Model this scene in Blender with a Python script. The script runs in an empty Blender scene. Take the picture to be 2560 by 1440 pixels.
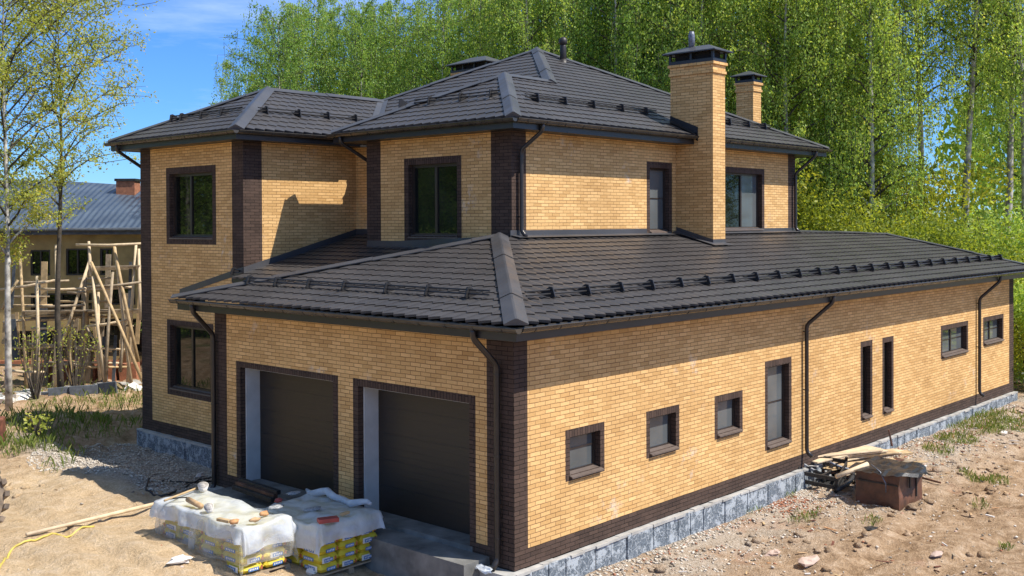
import bpy, bmesh, math, random
import numpy as np
from mathutils import Vector, Matrix, noise
R = random.Random(7)
sc = bpy.context.scene
COL = sc.collection

# ------------------------------------------------------------------ camera
CF, CPY, CPITCH, CYAW, CROLL = 2693.27, 587.68, 0.011734, 0.737322, -0.004338
CAM = Vector((-12.9822, -11.7656, 5.6980))
_fw = Vector((math.cos(CYAW)*math.cos(CPITCH), math.sin(CYAW)*math.cos(CPITCH), -math.sin(CPITCH)))
_r0 = Vector((math.sin(CYAW), -math.cos(CYAW), 0)); _u0 = _r0.cross(_fw)
_rt = math.cos(CROLL)*_r0 + math.sin(CROLL)*_u0
_up = -math.sin(CROLL)*_r0 + math.cos(CROLL)*_u0
def at(px, py, D):
    "point at photo pixel (2560 wide) and depth D metres"
    return CAM + D*(_fw + _rt*((px-1280)/CF) - _up*((py-CPY)/CF))
def on_z(px, py, z):
    d = _fw + _rt*((px-1280)/CF) - _up*((py-CPY)/CF)
    return CAM + d*((z-CAM.z)/d.z)
def on_x(px, py, x):
    d = _fw + _rt*((px-1280)/CF) - _up*((py-CPY)/CF)
    return CAM + d*((x-CAM.x)/d.x)
def on_y(px, py, y):
    d = _fw + _rt*((px-1280)/CF) - _up*((py-CPY)/CF)
    return CAM + d*((y-CAM.y)/d.y)
cd = bpy.data.cameras.new('camera'); cam = bpy.data.objects.new('camera', cd); COL.objects.link(cam)
cd.sensor_width = 36; cd.lens = CF/2560*36; cd.shift_y = (CPY-720)/2560; cd.clip_end = 2000; cd.clip_start = .1
cam.matrix_world = Matrix(((_rt.x, _up.x, -_fw.x, CAM.x), (_rt.y, _up.y, -_fw.y, CAM.y), (_rt.z, _up.z, -_fw.z, CAM.z), (0, 0, 0, 1)))
sc.camera = cam

# ------------------------------------------------------------------ materials
def newmat(name):
    m = bpy.data.materials.new(name); m.use_nodes = True
    nt = m.node_tree; nt.nodes.clear()
    out = nt.nodes.new('ShaderNodeOutputMaterial'); b = nt.nodes.new('ShaderNodeBsdfPrincipled')
    nt.links.new(b.outputs[0], out.inputs[0])
    return m, nt, b, out
def N(nt, t, **kw):
    n = nt.nodes.new('ShaderNode'+t)
    for k, v in kw.items():
        if k.startswith('i_'): n.inputs[k[2:].replace('_', ' ')].default_value = v
        else: setattr(n, k, v)
    return n
def rgba(c): return (c[0], c[1], c[2], 1)
def ramp(nt, fac, stops):
    n = nt.nodes.new('ShaderNodeValToRGB'); e = n.color_ramp.elements
    while len(e) < len(stops): e.new(.5)
    for k, (p, c) in enumerate(stops): e[k].position = p; e[k].color = rgba(c) if len(c) == 3 else c
    nt.links.new(fac, n.inputs[0]); return n.outputs[0]
def mixc(nt, fac, a, b, mode='MIX'):
    n = nt.nodes.new('ShaderNodeMix'); n.data_type = 'RGBA'; n.blend_type = mode
    for s, v in ((0, fac), (6, a), (7, b)):
        if hasattr(v, 'node'): nt.links.new(v, n.inputs[s])
        else: n.inputs[s].default_value = v if s == 0 else rgba(v)
    return n.outputs[2]
def math_(nt, op, a, b=0.0, clamp=False):
    n = nt.nodes.new('ShaderNodeMath'); n.operation = op; n.use_clamp = clamp
    for s, v in ((0, a), (1, b)):
        if hasattr(v, 'node'): nt.links.new(v, n.inputs[s])
        else: n.inputs[s].default_value = v
    return n.outputs[0]
def coords(nt, which='Object'):
    return N(nt, 'TexCoord').outputs[which]
def nz(nt, vec, scale, detail=4, rough=.55):
    n = N(nt, 'TexNoise'); n.inputs['Scale'].default_value = scale; n.inputs['Detail'].default_value = detail
    n.inputs['Roughness'].default_value = rough; nt.links.new(vec, n.inputs['Vector']); return n.outputs[0]
def bump(nt, b, h, strength=.4, dist=.01):
    n = N(nt, 'Bump'); n.inputs['Strength'].default_value = strength; n.inputs['Distance'].default_value = dist
    nt.links.new(h, n.inputs['Height']); nt.links.new(n.outputs[0], b.inputs['Normal'])
def plain(name, c, rough=.6, metal=0, var=.25, scale=6, bmp=.0, spec=.5, c2=None):
    m, nt, b, o = newmat(name)
    v = coords(nt); f = nz(nt, v, scale)
    c2 = c2 or tuple(x*(1-var) for x in c)
    col = ramp(nt, f, [(.3, c2), (.7, tuple(min(1, x*(1+var*.6)) for x in c))])
    nt.links.new(col, b.inputs['Base Color']); b.inputs['Roughness'].default_value = rough
    b.inputs['Metallic'].default_value = metal; b.inputs['Specular IOR Level'].default_value = spec
    if bmp: bump(nt, b, nz(nt, v, scale*6, 6), bmp, .01)
    return m

def brick(name, c1, c2, mortar, stain, joint=.011, white=0.0, rough_bump=.5):
    m, nt, b, o = newmat(name)
    uv = N(nt, 'UVMap').outputs[0]; ob = coords(nt)
    # hand-laid wobble of the joints
    wob = N(nt, 'TexNoise'); wob.inputs['Scale'].default_value = 3.2; wob.inputs['Detail'].default_value = 2; nt.links.new(uv, wob.inputs['Vector'])
    sub = N(nt, 'VectorMath', operation='SUBTRACT'); nt.links.new(wob.outputs[1], sub.inputs[0]); sub.inputs[1].default_value = (.5, .5, .5)
    sca = N(nt, 'VectorMath', operation='SCALE'); nt.links.new(sub.outputs[0], sca.inputs[0]); sca.inputs['Scale'].default_value = .022
    add = N(nt, 'VectorMath', operation='ADD'); nt.links.new(uv, add.inputs[0]); nt.links.new(sca.outputs[0], add.inputs[1])
    t = N(nt, 'TexBrick'); t.offset = .5
    nt.links.new(add.outputs[0], t.inputs['Vector'])
    for k, v in (('Scale', 1), ('Mortar Size', joint*.5), ('Mortar Smooth', .2), ('Bias', .0), ('Brick Width', .262), ('Row Height', .0748)): t.inputs[k].default_value = v
    t.inputs['Color1'].default_value = rgba(c1); t.inputs['Color2'].default_value = rgba(c2); t.inputs['Mortar'].default_value = rgba(mortar)
    big = nz(nt, ob, .55, 5, .6)
    fine = nz(nt, ob, 34, 4, .7)
    mid = nz(nt, ob, 2.3, 5, .65)
    col = mixc(nt, math_(nt, 'MULTIPLY', ramp(nt, mid, [(.45, (0, 0, 0)), (.72, (1, 1, 1))]), .55), t.outputs[0], stain, 'MIX')
    col = mixc(nt, .55, col, ramp(nt, big, [(.25, (.66, .63, .60)), (.75, (1.16, 1.16, 1.16))]), 'MULTIPLY')
    col = mixc(nt, .45, col, ramp(nt, fine, [(.3, (.7, .68, .66)), (.7, (1.15, 1.15, 1.15))]), 'MULTIPLY')
    if white:
        w1 = ramp(nt, nz(nt, ob, .62, 2, .5), [(.60, (0, 0, 0)), (.68, (1, 1, 1))])
        w2 = ramp(nt, nz(nt, ob, 3.1, 6, .75), [(.52, (0, 0, 0)), (.66, (1, 1, 1))])
        w = math_(nt, 'MULTIPLY', math_(nt, 'MULTIPLY', w1, w2), white)
        col = mixc(nt, w, col, (.68, .64, .60))
    nt.links.new(col, b.inputs['Base Color']); b.inputs['Roughness'].default_value = .85; b.inputs['Specular IOR Level'].default_value = .25
    h = math_(nt, 'ADD', math_(nt, 'MULTIPLY', t.outputs[1], -1), math_(nt, 'MULTIPLY', fine, .55))
    bump(nt, b, h, rough_bump, .008)
    return m

M = {}
M['yellow'] = brick('yellow_brick', (.82, .53, .235), (.60, .36, .14), (.24, .125, .055), (.64, .40, .165), joint=.013, white=.55)
M['dark'] = brick('dark_brick', (.098, .064, .050), (.062, .041, .033), (.012, .009, .007), (.10, .066, .052), rough_bump=.9)
def roofmat(name, c, rough):
    m, nt, b, o = newmat(name); v = coords(nt)
    col = mixc(nt, .8, ramp(nt, nz(nt, v, .8, 5), [(.3, tuple(x*.8 for x in c)), (.7, tuple(x*1.2 for x in c))]), ramp(nt, nz(nt, v, 60, 3), [(.3, (.82, .82, .82)), (.7, (1.15, 1.15, 1.15))]), 'MULTIPLY')
    nt.links.new(col, b.inputs['Base Color']); b.inputs['Roughness'].default_value = rough; b.inputs['Specular IOR Level'].default_value = .5
    rr = ramp(nt, nz(nt, v, 2.2, 5), [(.3, (rough*.8,)*3), (.7, (rough*1.25,)*3)]); nt.links.new(rr, b.inputs['Roughness'])
    bump(nt, b, nz(nt, v, 150, 2), .12, .003)
    return m
M['roof'] = roofmat('roof_metal_tile', (.051, .047, .047), .42)
M['cap'] = roofmat('ridge_metal', (.060, .060, .066), .40)
M['trim'] = plain('dark_trim_metal', (.022, .021, .022), .38, 0, .2, 3)
M['gutter'] = plain('gutter_metal', (.075, .066, .056), .24, .35, .35, 3)
M['pipe'] = plain('downpipe_metal', (.026, .021, .019), .30, 0, .25, 4)
M['guard'] = plain('snow_guard_metal', (.018, .017, .018), .4, 0, .2, 4)
M['frame'] = plain('window_frame', (.035, .024, .019), .4, 0, .2, 5)
M['sill'] = plain('sill_metal', (.13, .10, .085), .45, 0, .2, 8)
def glassmat(name, c, rough=.02, spec=.9, var=.5, sc_=.7):
    m, nt, b, o = newmat(name); v = coords(nt)
    nt.links.new(ramp(nt, nz(nt, v, sc_, 2), [(.3, tuple(x*(1-var) for x in c)), (.7, tuple(x*(1+var) for x in c))]), b.inputs['Base Color'])
    b.inputs['Roughness'].default_value = rough; b.inputs['Specular IOR Level'].default_value = spec; b.inputs['IOR'].default_value = 1.5
    bump(nt, b, nz(nt, v, 1.1, 1), .05, .02)
    return m
M['glass_dark'] = glassmat('window_glass', (.010, .012, .011), .02, .5)
M['glass_grey'] = glassmat('window_glass_grey', (.105, .115, .12), .05, .6, .25)  # grey reflections and pale curtain, both put into the pane colour
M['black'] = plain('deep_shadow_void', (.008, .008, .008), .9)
M['plaster'] = plain('jamb_plaster', (.52, .53, .53), .85, 0, .12, 3, .15)
M['door'] = None
def doormat():
    m, nt, b, o = newmat('garage_door_panels'); uv = N(nt, 'UVMap').outputs[0]
    w = N(nt, 'TexWave', wave_type='BANDS', bands_direction='Y', wave_profile='SAW'); w.inputs['Scale'].default_value = 1.0; w.inputs['Distortion'].default_value = 0
    mp = N(nt, 'Mapping'); mp.inputs['Scale'].default_value = (1, 2.6, 1); nt.links.new(uv, mp.inputs[0]); nt.links.new(mp.outputs[0], w.inputs['Vector'])
    line = ramp(nt, w.outputs[1], [(0, (0, 0, 0)), (.07, (1, 1, 1))])
    col = mixc(nt, 1.0, (.026, .019, .014), ramp(nt, line, [(0, (.72, .72, .72)), (1, (1, 1, 1))]), 'MULTIPLY')
    nt.links.new(col, b.inputs['Base Color']); b.inputs['Roughness'].default_value = .45
    bump(nt, b, line, .3, .004); return m
M['door'] = doormat()
def plinthmat():
    m, nt, b, o = newmat('plinth_blocks'); v = coords(nt)
    n1 = nz(nt, v, 4.5, 5, .7); n2 = nz(nt, v, 26, 6, .8)
    vor = N(nt, 'TexVoronoi', feature='DISTANCE_TO_EDGE'); vor.inputs['Scale'].default_value = 6.5; nt.links.new(v, vor.inputs['Vector'])
    smear = ramp(nt, math_(nt, 'ADD', n1, math_(nt, 'MULTIPLY', n2, .35)), [(.66, (0, 0, 0)), (.74, (1, 1, 1))])
    vein = ramp(nt, vor.outputs[0], [(.02, (1, 1, 1)), (.07, (0, 0, 0))])
    f = math_(nt, 'MAXIMUM', smear, math_(nt, 'MULTIPLY', vein, ramp(nt, n2, [(.4, (0, 0, 0)), (.55, (1, 1, 1))])))
    base = ramp(nt, n2, [(.38, (.060, .078, .10)), (.62, (.20, .235, .275))])
    nt.links.new(mixc(nt, f, base, (.38, .42, .46)), b.inputs['Base Color']); b.inputs['Roughness'].default_value = .9
    bump(nt, b, math_(nt, 'ADD', n2, f), .5, .015); return m
M['plinth'] = plinthmat()
M['concrete'] = plain('concrete', (.40, .39, .37), .9, 0, .3, 3, .5)
M['slab'] = plain('dark_concrete', (.17, .17, .165), .85, 0, .5, 2.5, .6)  # mottled grey, darker than the apron concrete
M['wood'] = plain('raw_wood', (.50, .36, .20), .75, 0, .35, 5, .3)
M['woodgrey'] = plain('weathered_wood', (.34, .27, .19), .8, 0, .4, 5, .3)
M['woodpale'] = plain('pale_board', (.62, .49, .33), .75, 0, .25, 5, .3)
M['rust'] = plain('rusty_brown_sheet', (.14, .062, .038), .5, 0, .5, 3, .5, c2=(.045, .026, .02))
M['tarp'] = plain('black_tarp', (.020, .021, .024), .38, 0, .5, 7, .4)
M['charcoal'] = plain('charred_scrap', (.022, .023, .025), .5, 0, .6, 12, .5)
M['white'] = plain('white_scrap', (.75, .72, .68), .7, 0, .2, 6, .2)
M['terracotta'] = plain('terracotta', (.36, .15, .085), .85, 0, .35, 7, .4)
M['orange'] = plain('orange_brick_scrap', (.52, .27, .12), .85, 0, .4, 9, .4)
M['redscrap'] = plain('red_scrap', (.35, .06, .05), .6, 0, .3, 6, .2)
M['cardboard'] = plain('cardboard', (.46, .30, .16), .85, 0, .3, 9, .2)
M['rubber'] = plain('dusty_rubber', (.26, .20, .145), .85, 0, .4, 5, .5, c2=(.11, .09, .075))
M['hose_y'] = plain('yellow_hose', (.56, .45, .10), .45, 0, .2, 6)
M['hose_k'] = plain('black_hose', (.025, .025, .027), .5, 0, .3, 6)
M['paper'] = plain('dusty_paper', (.66, .63, .60), .8, 0, .15, 5, .2)
M['steelblue'] = plain('blue_grey_slab', (.085, .10, .125), .8, 0, .4, 5, .3)

# ------------------------------------------------------------------ mesh helpers
class MB:
    def __init__(s): s.v = []; s.f = []; s.m = []; s.uv = []; s.ms = []
    def mi(s, mat):
        if mat not in s.ms: s.ms.append(mat)
        return s.ms.index(mat)
    def face(s, pts, mat, uv=None):
        n = len(s.v); s.v += [tuple(p) for p in pts]; s.f.append(tuple(range(n, n+len(pts)))); s.m.append(s.mi(mat))
        s.uv += uv if uv else [(p[0]+p[1], p[2]) for p in pts]
    def box(s, x0, x1, y0, y1, z0, z1, mat, skip=''):
        P = lambda x, y, z: (x, y, z)
        a, b, c, d = P(x0, y0, z0), P(x1, y0, z0), P(x1, y1, z0), P(x0, y1, z0)
        e, f, g, h = P(x0, y0, z1), P(x1, y0, z1), P(x1, y1, z1), P(x0, y1, z1)
        for k, q in (('b', (d, c, b, a)), ('t', (e, f, g, h)), ('s', (a, b, f, e)), ('e', (b, c, g, f)), ('n', (c, d, h, g)), ('w', (d, a, e, h))):
            if k not in skip:
                if k in 'sn': uv = [(p[0], p[2]) for p in q]
                elif k in 'ew': uv = [(p[1], p[2]) for p in q]
                else: uv = [(p[0], p[1]) for p in q]
                s.face(q, mat, uv)
    def obox(s, c, ax, ay, az, mat):
        c, ax, ay, az = map(Vector, (c, ax, ay, az)); n = len(s.v)
        for sx in (-1, 1):
            for sy in (-1, 1):
                for sz in (-1, 1): s.v.append(tuple(c+ax*sx+ay*sy+az*sz))
        for q in ((0, 1, 3, 2), (4, 6, 7, 5), (0, 4, 5, 1), (2, 3, 7, 6), (0, 2, 6, 4), (1, 5, 7, 3)):
            s.f.append(tuple(n+i for i in q)); s.m.append(s.mi(mat)); s.uv += [(s.v[n+i][0]+s.v[n+i][1], s.v[n+i][2]) for i in q]
    def bar(s, p0, p1, w, h, mat, up=(0, 0, 1)):
        p0, p1 = Vector(p0), Vector(p1); d = p1-p0; L = d.length; d.normalize()
        u = Vector(up); sd = d.cross(u)
        if sd.length < 1e-4: sd = d.cross(Vector((1, 0, 0)))
        sd.normalize(); u = sd.cross(d)
        s.obox((p0+p1)/2, d*L/2, sd*w/2, u*h/2, mat)
    def tube(s, pts, rad, mat, n=8, cap=True):
        pts = [Vector(p) for p in pts]
        if not hasattr(rad, '__len__'): rad = [rad]*len(pts)
        base = len(s.v); prev = None
        for i, p in enumerate(pts):
            d = (pts[min(i+1, len(pts)-1)]-pts[max(i-1, 0)])
            if d.length < 1e-6: d = Vector((0, 0, 1))
            d.normalize()
            a = prev - d*prev.dot(d) if prev else d.cross(Vector((.3, .9, .2)))
            if a.length < 1e-4: a = d.orthogonal()
            a.normalize(); b = d.cross(a); prev = a
            for k in range(n):
                t = 2*math.pi*k/n; s.v.append(tuple(p + (a*math.cos(t)+b*math.sin(t))*rad[i]))
        for i in range(len(pts)-1):
            for k in range(n):
                q = (base+i*n+k, base+i*n+(k+1) % n, base+(i+1)*n+(k+1) % n, base+(i+1)*n+k)
                s.f.append(q); s.m.append(s.mi(mat)); s.uv += [(k/n, i), ((k+1)/n, i), ((k+1)/n, i+1), (k/n, i+1)]
        if cap:
            for q in (tuple(base+k for k in range(n))[::-1], tuple(base+(len(pts)-1)*n+k for k in range(n))):
                s.f.append(q); s.m.append(s.mi(mat)); s.uv += [(0, 0)]*n
    def blob(s, c, rad, mat, seed=0, rough=.3, n=7, mrings=5):
        c = Vector(c); base = len(s.v); rr = random.Random(seed)
        o = Vector((rr.uniform(0, 90), rr.uniform(0, 90), rr.uniform(0, 90)))
        for i in range(mrings+1):
            th = math.pi*i/mrings
            for k in range(n):
                ph = 2*math.pi*k/n; d = Vector((math.sin(th)*math.cos(ph), math.sin(th)*math.sin(ph), math.cos(th)))
                k2 = 1+rough*noise.noise(d*1.7+o)*1.6
                s.v.append((c.x+d.x*rad[0]*k2, c.y+d.y*rad[1]*k2, c.z+d.z*rad[2]*k2))
        for i in range(mrings):
            for k in range(n):
                q = (base+i*n+k, base+(i+1)*n+k, base+(i+1)*n+(k+1) % n, base+i*n+(k+1) % n)
                s.f.append(q); s.m.append(s.mi(mat)); s.uv += [(0, 0)]*4
    def build(s, name, parent=None, label=None, cat=None, group=None, kind=None, smooth=False, autos=None, bevel=0):
        me = bpy.data.meshes.new(name); me.from_pydata(s.v, [], s.f)
        for m in s.ms: me.materials.append(M[m] if isinstance(m, str) else m)
        me.polygons.foreach_set('material_index', s.m)
        uvl = me.uv_layers.new(name='UVMap'); uvl.data.foreach_set('uv', [c for p in s.uv for c in p])
        if smooth: me.polygons.foreach_set('use_smooth', [True]*len(s.f))
        me.update(); o = bpy.data.objects.new(name, me); COL.objects.link(o)
        if parent:
            o.parent = parent; o.matrix_parent_inverse = Matrix()
            wl = wloc(parent)
            if wl != Vector((0, 0, 0)): me.transform(Matrix.Translation(-wl))
        if bevel:
            bv = o.modifiers.new('bevel', 'BEVEL'); bv.width = bevel; bv.segments = 2; bv.limit_method = 'ANGLE'
        tag(o, label, cat, group, kind); return o
def wloc(o):
    l = Vector((0, 0, 0))
    while o: l += Vector(o.location); o = o.parent
    return l
def tag(o, label=None, cat=None, group=None, kind=None):
    if label: o['label'] = label
    if cat: o['category'] = cat
    if group: o['group'] = group
    if kind: o['kind'] = kind
    return o
def empty(name, loc, label, cat, group=None):
    o = bpy.data.objects.new(name, None); COL.objects.link(o); o.location = loc; o.empty_display_size = .3
    return tag(o, label, cat, group)
def sm(a, b, x):
    t = max(0, min(1, (x-a)/(b-a))); return t*t*(3-2*t)

# ------------------------------------------------------------------ terrain
def gh0(x, y):
    h = -.55
    s1 = sm(.5, -1.2, x); s2 = sm(.5, 6, y); h += .62*s1*s2
    h += .42*math.exp(-((x-1.0)**2/6+(y-20)**2/10))
    h += .25*math.exp(-((x+1.5)**2/3+(y-16.5)**2/5))
    h += .18*sm(-2.0, -7, y)*sm(-6, 4, x)
    if -5 < y < 2: h += .16*sm(9, 17, x)*sm(-5, -.5, y)
    for ox, am in ((-3.7, .6), (-5.1, .6), (-7.0, .5)):     # wheel ruts in the sandy fill
        d_ = x-ox-.35*math.sin(y*.35+ox)
        if abs(d_) < .8 and -4 < y < 20: h += -.075*math.exp(-(d_/.17)**2)+.035*math.exp(-((abs(d_)-.30)/.13)**2)+.014*math.sin(y*17)*math.exp(-(d_/.16)**2)
    for oy in (-3.0, -4.5):
        d_ = y-oy-.4*math.sin(x*.3+oy)
        if abs(d_) < .8 and x > -4: h += -.06*math.exp(-(d_/.2)**2)+.04*math.exp(-((abs(d_)-.34)/.14)**2)+.014*math.sin(x*16)*math.exp(-(d_/.18)**2)
    if x > 0 and -1.2 < y < 1: h += .07*sm(-1.2, -.2, y)
    if y > 13: h += .22*sm(13, 16, y)*max(0, noise.noise(Vector((x*1.6, y*1.6, 11)))+noise.noise(Vector((x*4.5, y*4.5, 17)))*.6)
    return h
def gh(x, y):
    h = gh0(x, y)
    inh = (x > -.6 and x < 25.2 and y > -.3 and y < 9) or (x > 2 and x < 18 and y > 0 and y < 16.3)
    k = .25 if inh else 1
    if -.45 < y < 2 and x > 0: k = .4
    v = Vector((x*.35, y*.35, 1.3)); h += k*.13*noise.noise(v)
    v = Vector((x*1.3, y*1.3, 7.3)); h += k*.10*noise.noise(v)
    v = Vector((x*3.6, y*3.6, 3.3)); h += k*.065*noise.noise(v)
    v = Vector((x*8.5, y*8.5, 5.3)); h += k*.035*noise.noise(v)
    return h
def axis(fine0, fine1, step, lo, hi):
    a = list(np.arange(fine0, fine1+1e-6, step)); d = step; x = fine1
    while x < hi: d = min(d*1.25, 60); x += d; a.append(x)
    d = step; x = fine0
    while x > lo: d = min(d*1.25, 60); x -= d; a.insert(0, x)
    return a
def groundmat():
    m, nt, b, o = newmat('earth'); v = coords(nt)
    sep = N(nt, 'SeparateXYZ'); nt.links.new(v, sep.inputs[0]); X, Y = sep.outputs[0], sep.outputs[1]
    n1 = nz(nt, v, .5, 6, .6); n2 = nz(nt, v, 3.5, 6, .7); n3 = nz(nt, v, 22, 5, .75); n4 = nz(nt, v, 1.2, 5, .65)
    dirt = ramp(nt, n2, [(.28, (.21, .13, .07)), (.5, (.45, .31, .195)), (.72, (.66, .51, .37))])
    sand = ramp(nt, n2, [(.28, (.50, .355, .205)), (.5, (.66, .50, .32)), (.75, (.74, .60, .44))])
    # sandy fill in front of the garage
    fx = math_(nt, 'MULTIPLY_ADD', X, -.5, True); 
    fx.node.inputs[2].default_value = .3
    fy = math_(nt, 'MULTIPLY_ADD', Y, .5); fy.node.inputs[2].default_value = -.4; fy.node.use_clamp = True
    fy2 = math_(nt, 'MULTIPLY_ADD', Y, -.30); fy2.node.inputs[2].default_value = 4.6; fy2.node.use_clamp = True
    f = math_(nt, 'MULTIPLY', math_(nt, 'MULTIPLY', fx, fy), fy2)
    f = math_(nt, 'MULTIPLY', f, math_(nt, 'ADD', .45, n1), True)
    col = mixc(nt, f, dirt, sand)
    # whitish rubble dust along the right wall
    ry = math_(nt, 'MULTIPLY_ADD', Y, .5); ry.node.inputs[2].default_value = 1.55; ry.node.use_clamp = True
    rx = math_(nt, 'MULTIPLY_ADD', Y, -3); rx.node.inputs[2].default_value = 1.2; rx.node.use_clamp = True
    rub = math_(nt, 'MULTIPLY', math_(nt, 'MULTIPLY', ry, rx), ramp(nt, n4, [(.32, (0, 0, 0)), (.58, (1, 1, 1))]))
    col = mixc(nt, math_(nt, 'MULTIPLY', rub, .75), col, ramp(nt, n3, [(.35, (.34, .29, .23)), (.65, (.62, .57, .50))]))
    # crushed gravel bed in front of the tall bay
    gx_ = math_(nt, 'MULTIPLY_ADD', X, 1.2); gx_.node.inputs[2].default_value = 2.4; gx_.node.use_clamp = True
    gy_ = math_(nt, 'MULTIPLY_ADD', Y, 1.5); gy_.node.inputs[2].default_value = -13.2; gy_.node.use_clamp = True
    gy2 = math_(nt, 'MULTIPLY_ADD', Y, -.8); gy2.node.inputs[2].default_value = 13.4; gy2.node.use_clamp = True
    gxx = math_(nt, 'MULTIPLY_ADD', X, -1.0); gxx.node.inputs[2].default_value = 3.2; gxx.node.use_clamp = True
    gr = math_(nt, 'MULTIPLY', math_(nt, 'MULTIPLY', gx_, gy_), math_(nt, 'MULTIPLY', gy2, gxx))
    col = mixc(nt, math_(nt, 'MULTIPLY', gr, math_(nt, 'ADD', n4, .35), True), col, ramp(nt, n3, [(.35, (.24, .225, .205)), (.65, (.52, .49, .45))]))
    # scrubby green further out
    gm = ramp(nt, n1, [(.52, (0, 0, 0)), (.62, (1, 1, 1))])
    far = math_(nt, 'MULTIPLY_ADD', Y, .25); far.node.inputs[2].default_value = -3.9; far.node.use_clamp = True
    farx = math_(nt, 'MULTIPLY_ADD', X, .2); farx.node.inputs[2].default_value = -4.8; farx.node.use_clamp = True
    g = math_(nt, 'MULTIPLY', math_(nt, 'MAXIMUM', far, farx), math_(nt, 'MULTIPLY', gm, .7))
    col = mixc(nt, g, col, ramp(nt, n3, [(.3, (.07, .10, .03)), (.7, (.20, .22, .08))]))
    col = mixc(nt, .7, col, ramp(nt, n3, [(.3, (.62, .60, .58)), (.7, (1.18, 1.17, 1.15))]), 'MULTIPLY')
    # reddish brick dust
    rd = ramp(nt, nz(nt, v, .9, 3), [(.63, (0, 0, 0)), (.72, (1, 1, 1))])
    col = mixc(nt, math_(nt, 'MULTIPLY', rd, math_(nt, 'MULTIPLY', n3, .55)), col, (.36, .16, .10))
    nt.links.new(col, b.inputs['Base Color']); b.inputs['Roughness'].default_value = .95; b.inputs['Specular IOR Level'].default_value = .15
    bump(nt, b, math_(nt, 'ADD', math_(nt, 'MULTIPLY', n2, 1.5), n3), 1.0, .06)
    return m
M['earth'] = groundmat()
def make_ground():
    xs = axis(-7, 27, .17, -700, 900); ys = axis(-7, 29, .17, -700, 900)
    nx, ny = len(xs), len(ys)
    v = [(x, y, gh(x, y) if (-60 < x < 90 and -60 < y < 90) else -.55) for y in ys for x in xs]
    f = [(j*nx+i, j*nx+i+1, (j+1)*nx+i+1, (j+1)*nx+i) for j in range(ny-1) for i in range(nx-1)]
    me = bpy.data.meshes.new('ground'); me.from_pydata(v, [], f); me.materials.append(M['earth'])
    me.polygons.foreach_set('use_smooth', [True]*len(f)); me.update()
    o = bpy.data.objects.new('ground', me); COL.objects.link(o); o['kind'] = 'structure'
make_ground()

# ------------------------------------------------------------------ the house
ZS1, ZS2 = 3.84, 7.73          # undersides of the eaves
OV = .555
ZE1, ZE2 = 4.11, 7.99          # tile edge at the eaves
T1, T2 = .2554, .473           # roof pitches
house = empty('brick_house', (0, 0, 0), 'large two-storey yellow and dark brown brick house with black tiled roofs and two garage doors', 'house')

def wall_cells(u0, u1, z0, z1, paints, holes):
    us = {u0, u1}; zs = {z0, z1}
    for a, b, c, d, *_ in list(paints)+list(holes):
        us |= {min(max(a, u0), u1), min(max(b, u0), u1)}; zs |= {min(max(c, z0), z1), min(max(d, z0), z1)}
    us = sorted(us); zs = sorted(zs); out = {}
    for i in range(len(us)-1):
        for j in range(len(zs)-1):
            a, b, c, d = us[i], us[i+1], zs[j], zs[j+1]
            if b-a < 1e-5 or d-c < 1e-5: continue
            mu, mz = (a+b)/2, (c+d)/2
            if any(h[0] < mu < h[1] and h[2] < mz < h[3] for h in holes): continue
            key = 'wall'
            for p in paints:
                if p[0] < mu < p[1] and p[2] < mz < p[3]: key = p[4]
            out.setdefault(key, []).append((a, b, c, d))
    return out
class Plane:
    "a vertical wall plane; axis 'x': plane x=c facing -x ; axis 'y': plane y=c facing -y"
    def __init__(s, ax, c, flip=False): s.ax = ax; s.c = c; s.flip = flip
    def P(s, u, z, d=0):  # d = depth behind the face
        k = -1 if s.flip else 1
        return (s.c+d*k, u, z) if s.ax == 'x' else (u, s.c+d*k, z)
    def quad(s, mb, a, b, c, d, mat, dep=0, swap=False, uo=0):
        q = [s.P(a, c, dep), s.P(b, c, dep), s.P(b, d, dep), s.P(a, d, dep)]
        uv = [(a+uo, c), (b+uo, c), (b+uo, d), (a+uo, d)]
        if swap: uv = [(y_, x_) for x_, y_ in uv]
        if (s.ax == 'x') != s.flip: q = q[::-1]; uv = uv[::-1]
        mb.face(q, mat, uv)
    def box(s, mb, a, b, c, d, e0, e1, mat):
        p = s.P(a, c, e0); q = s.P(b, d, e1)
        mb.box(min(p[0], q[0]), max(p[0], q[0]), min(p[1], q[1]), max(p[1], q[1]), c, d, mat)
def wall(pl, u0, u1, z0, z1, paints=(), holes=()):
    cells = wall_cells(u0, u1, z0, z1, paints, holes)
    for key, rs in cells.items():
        if key == 'skip': continue
        groups = []
        for r in rs:
            hit = [g_ for g_ in groups if any(r[0] < q[1]+1e-4 and r[1] > q[0]-1e-4 and r[2] < q[3]+1e-4 and r[3] > q[2]-1e-4 for q in g_)]
            new = [r]
            for g_ in hit: new += g_; groups.remove(g_)
            groups.append(new)
        for g_ in groups:
            mb = MB()
            for r in g_: pl.quad(mb, *r, 'yellow' if key == 'wall' else 'dark')
            mb.build(key, house)

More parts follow.
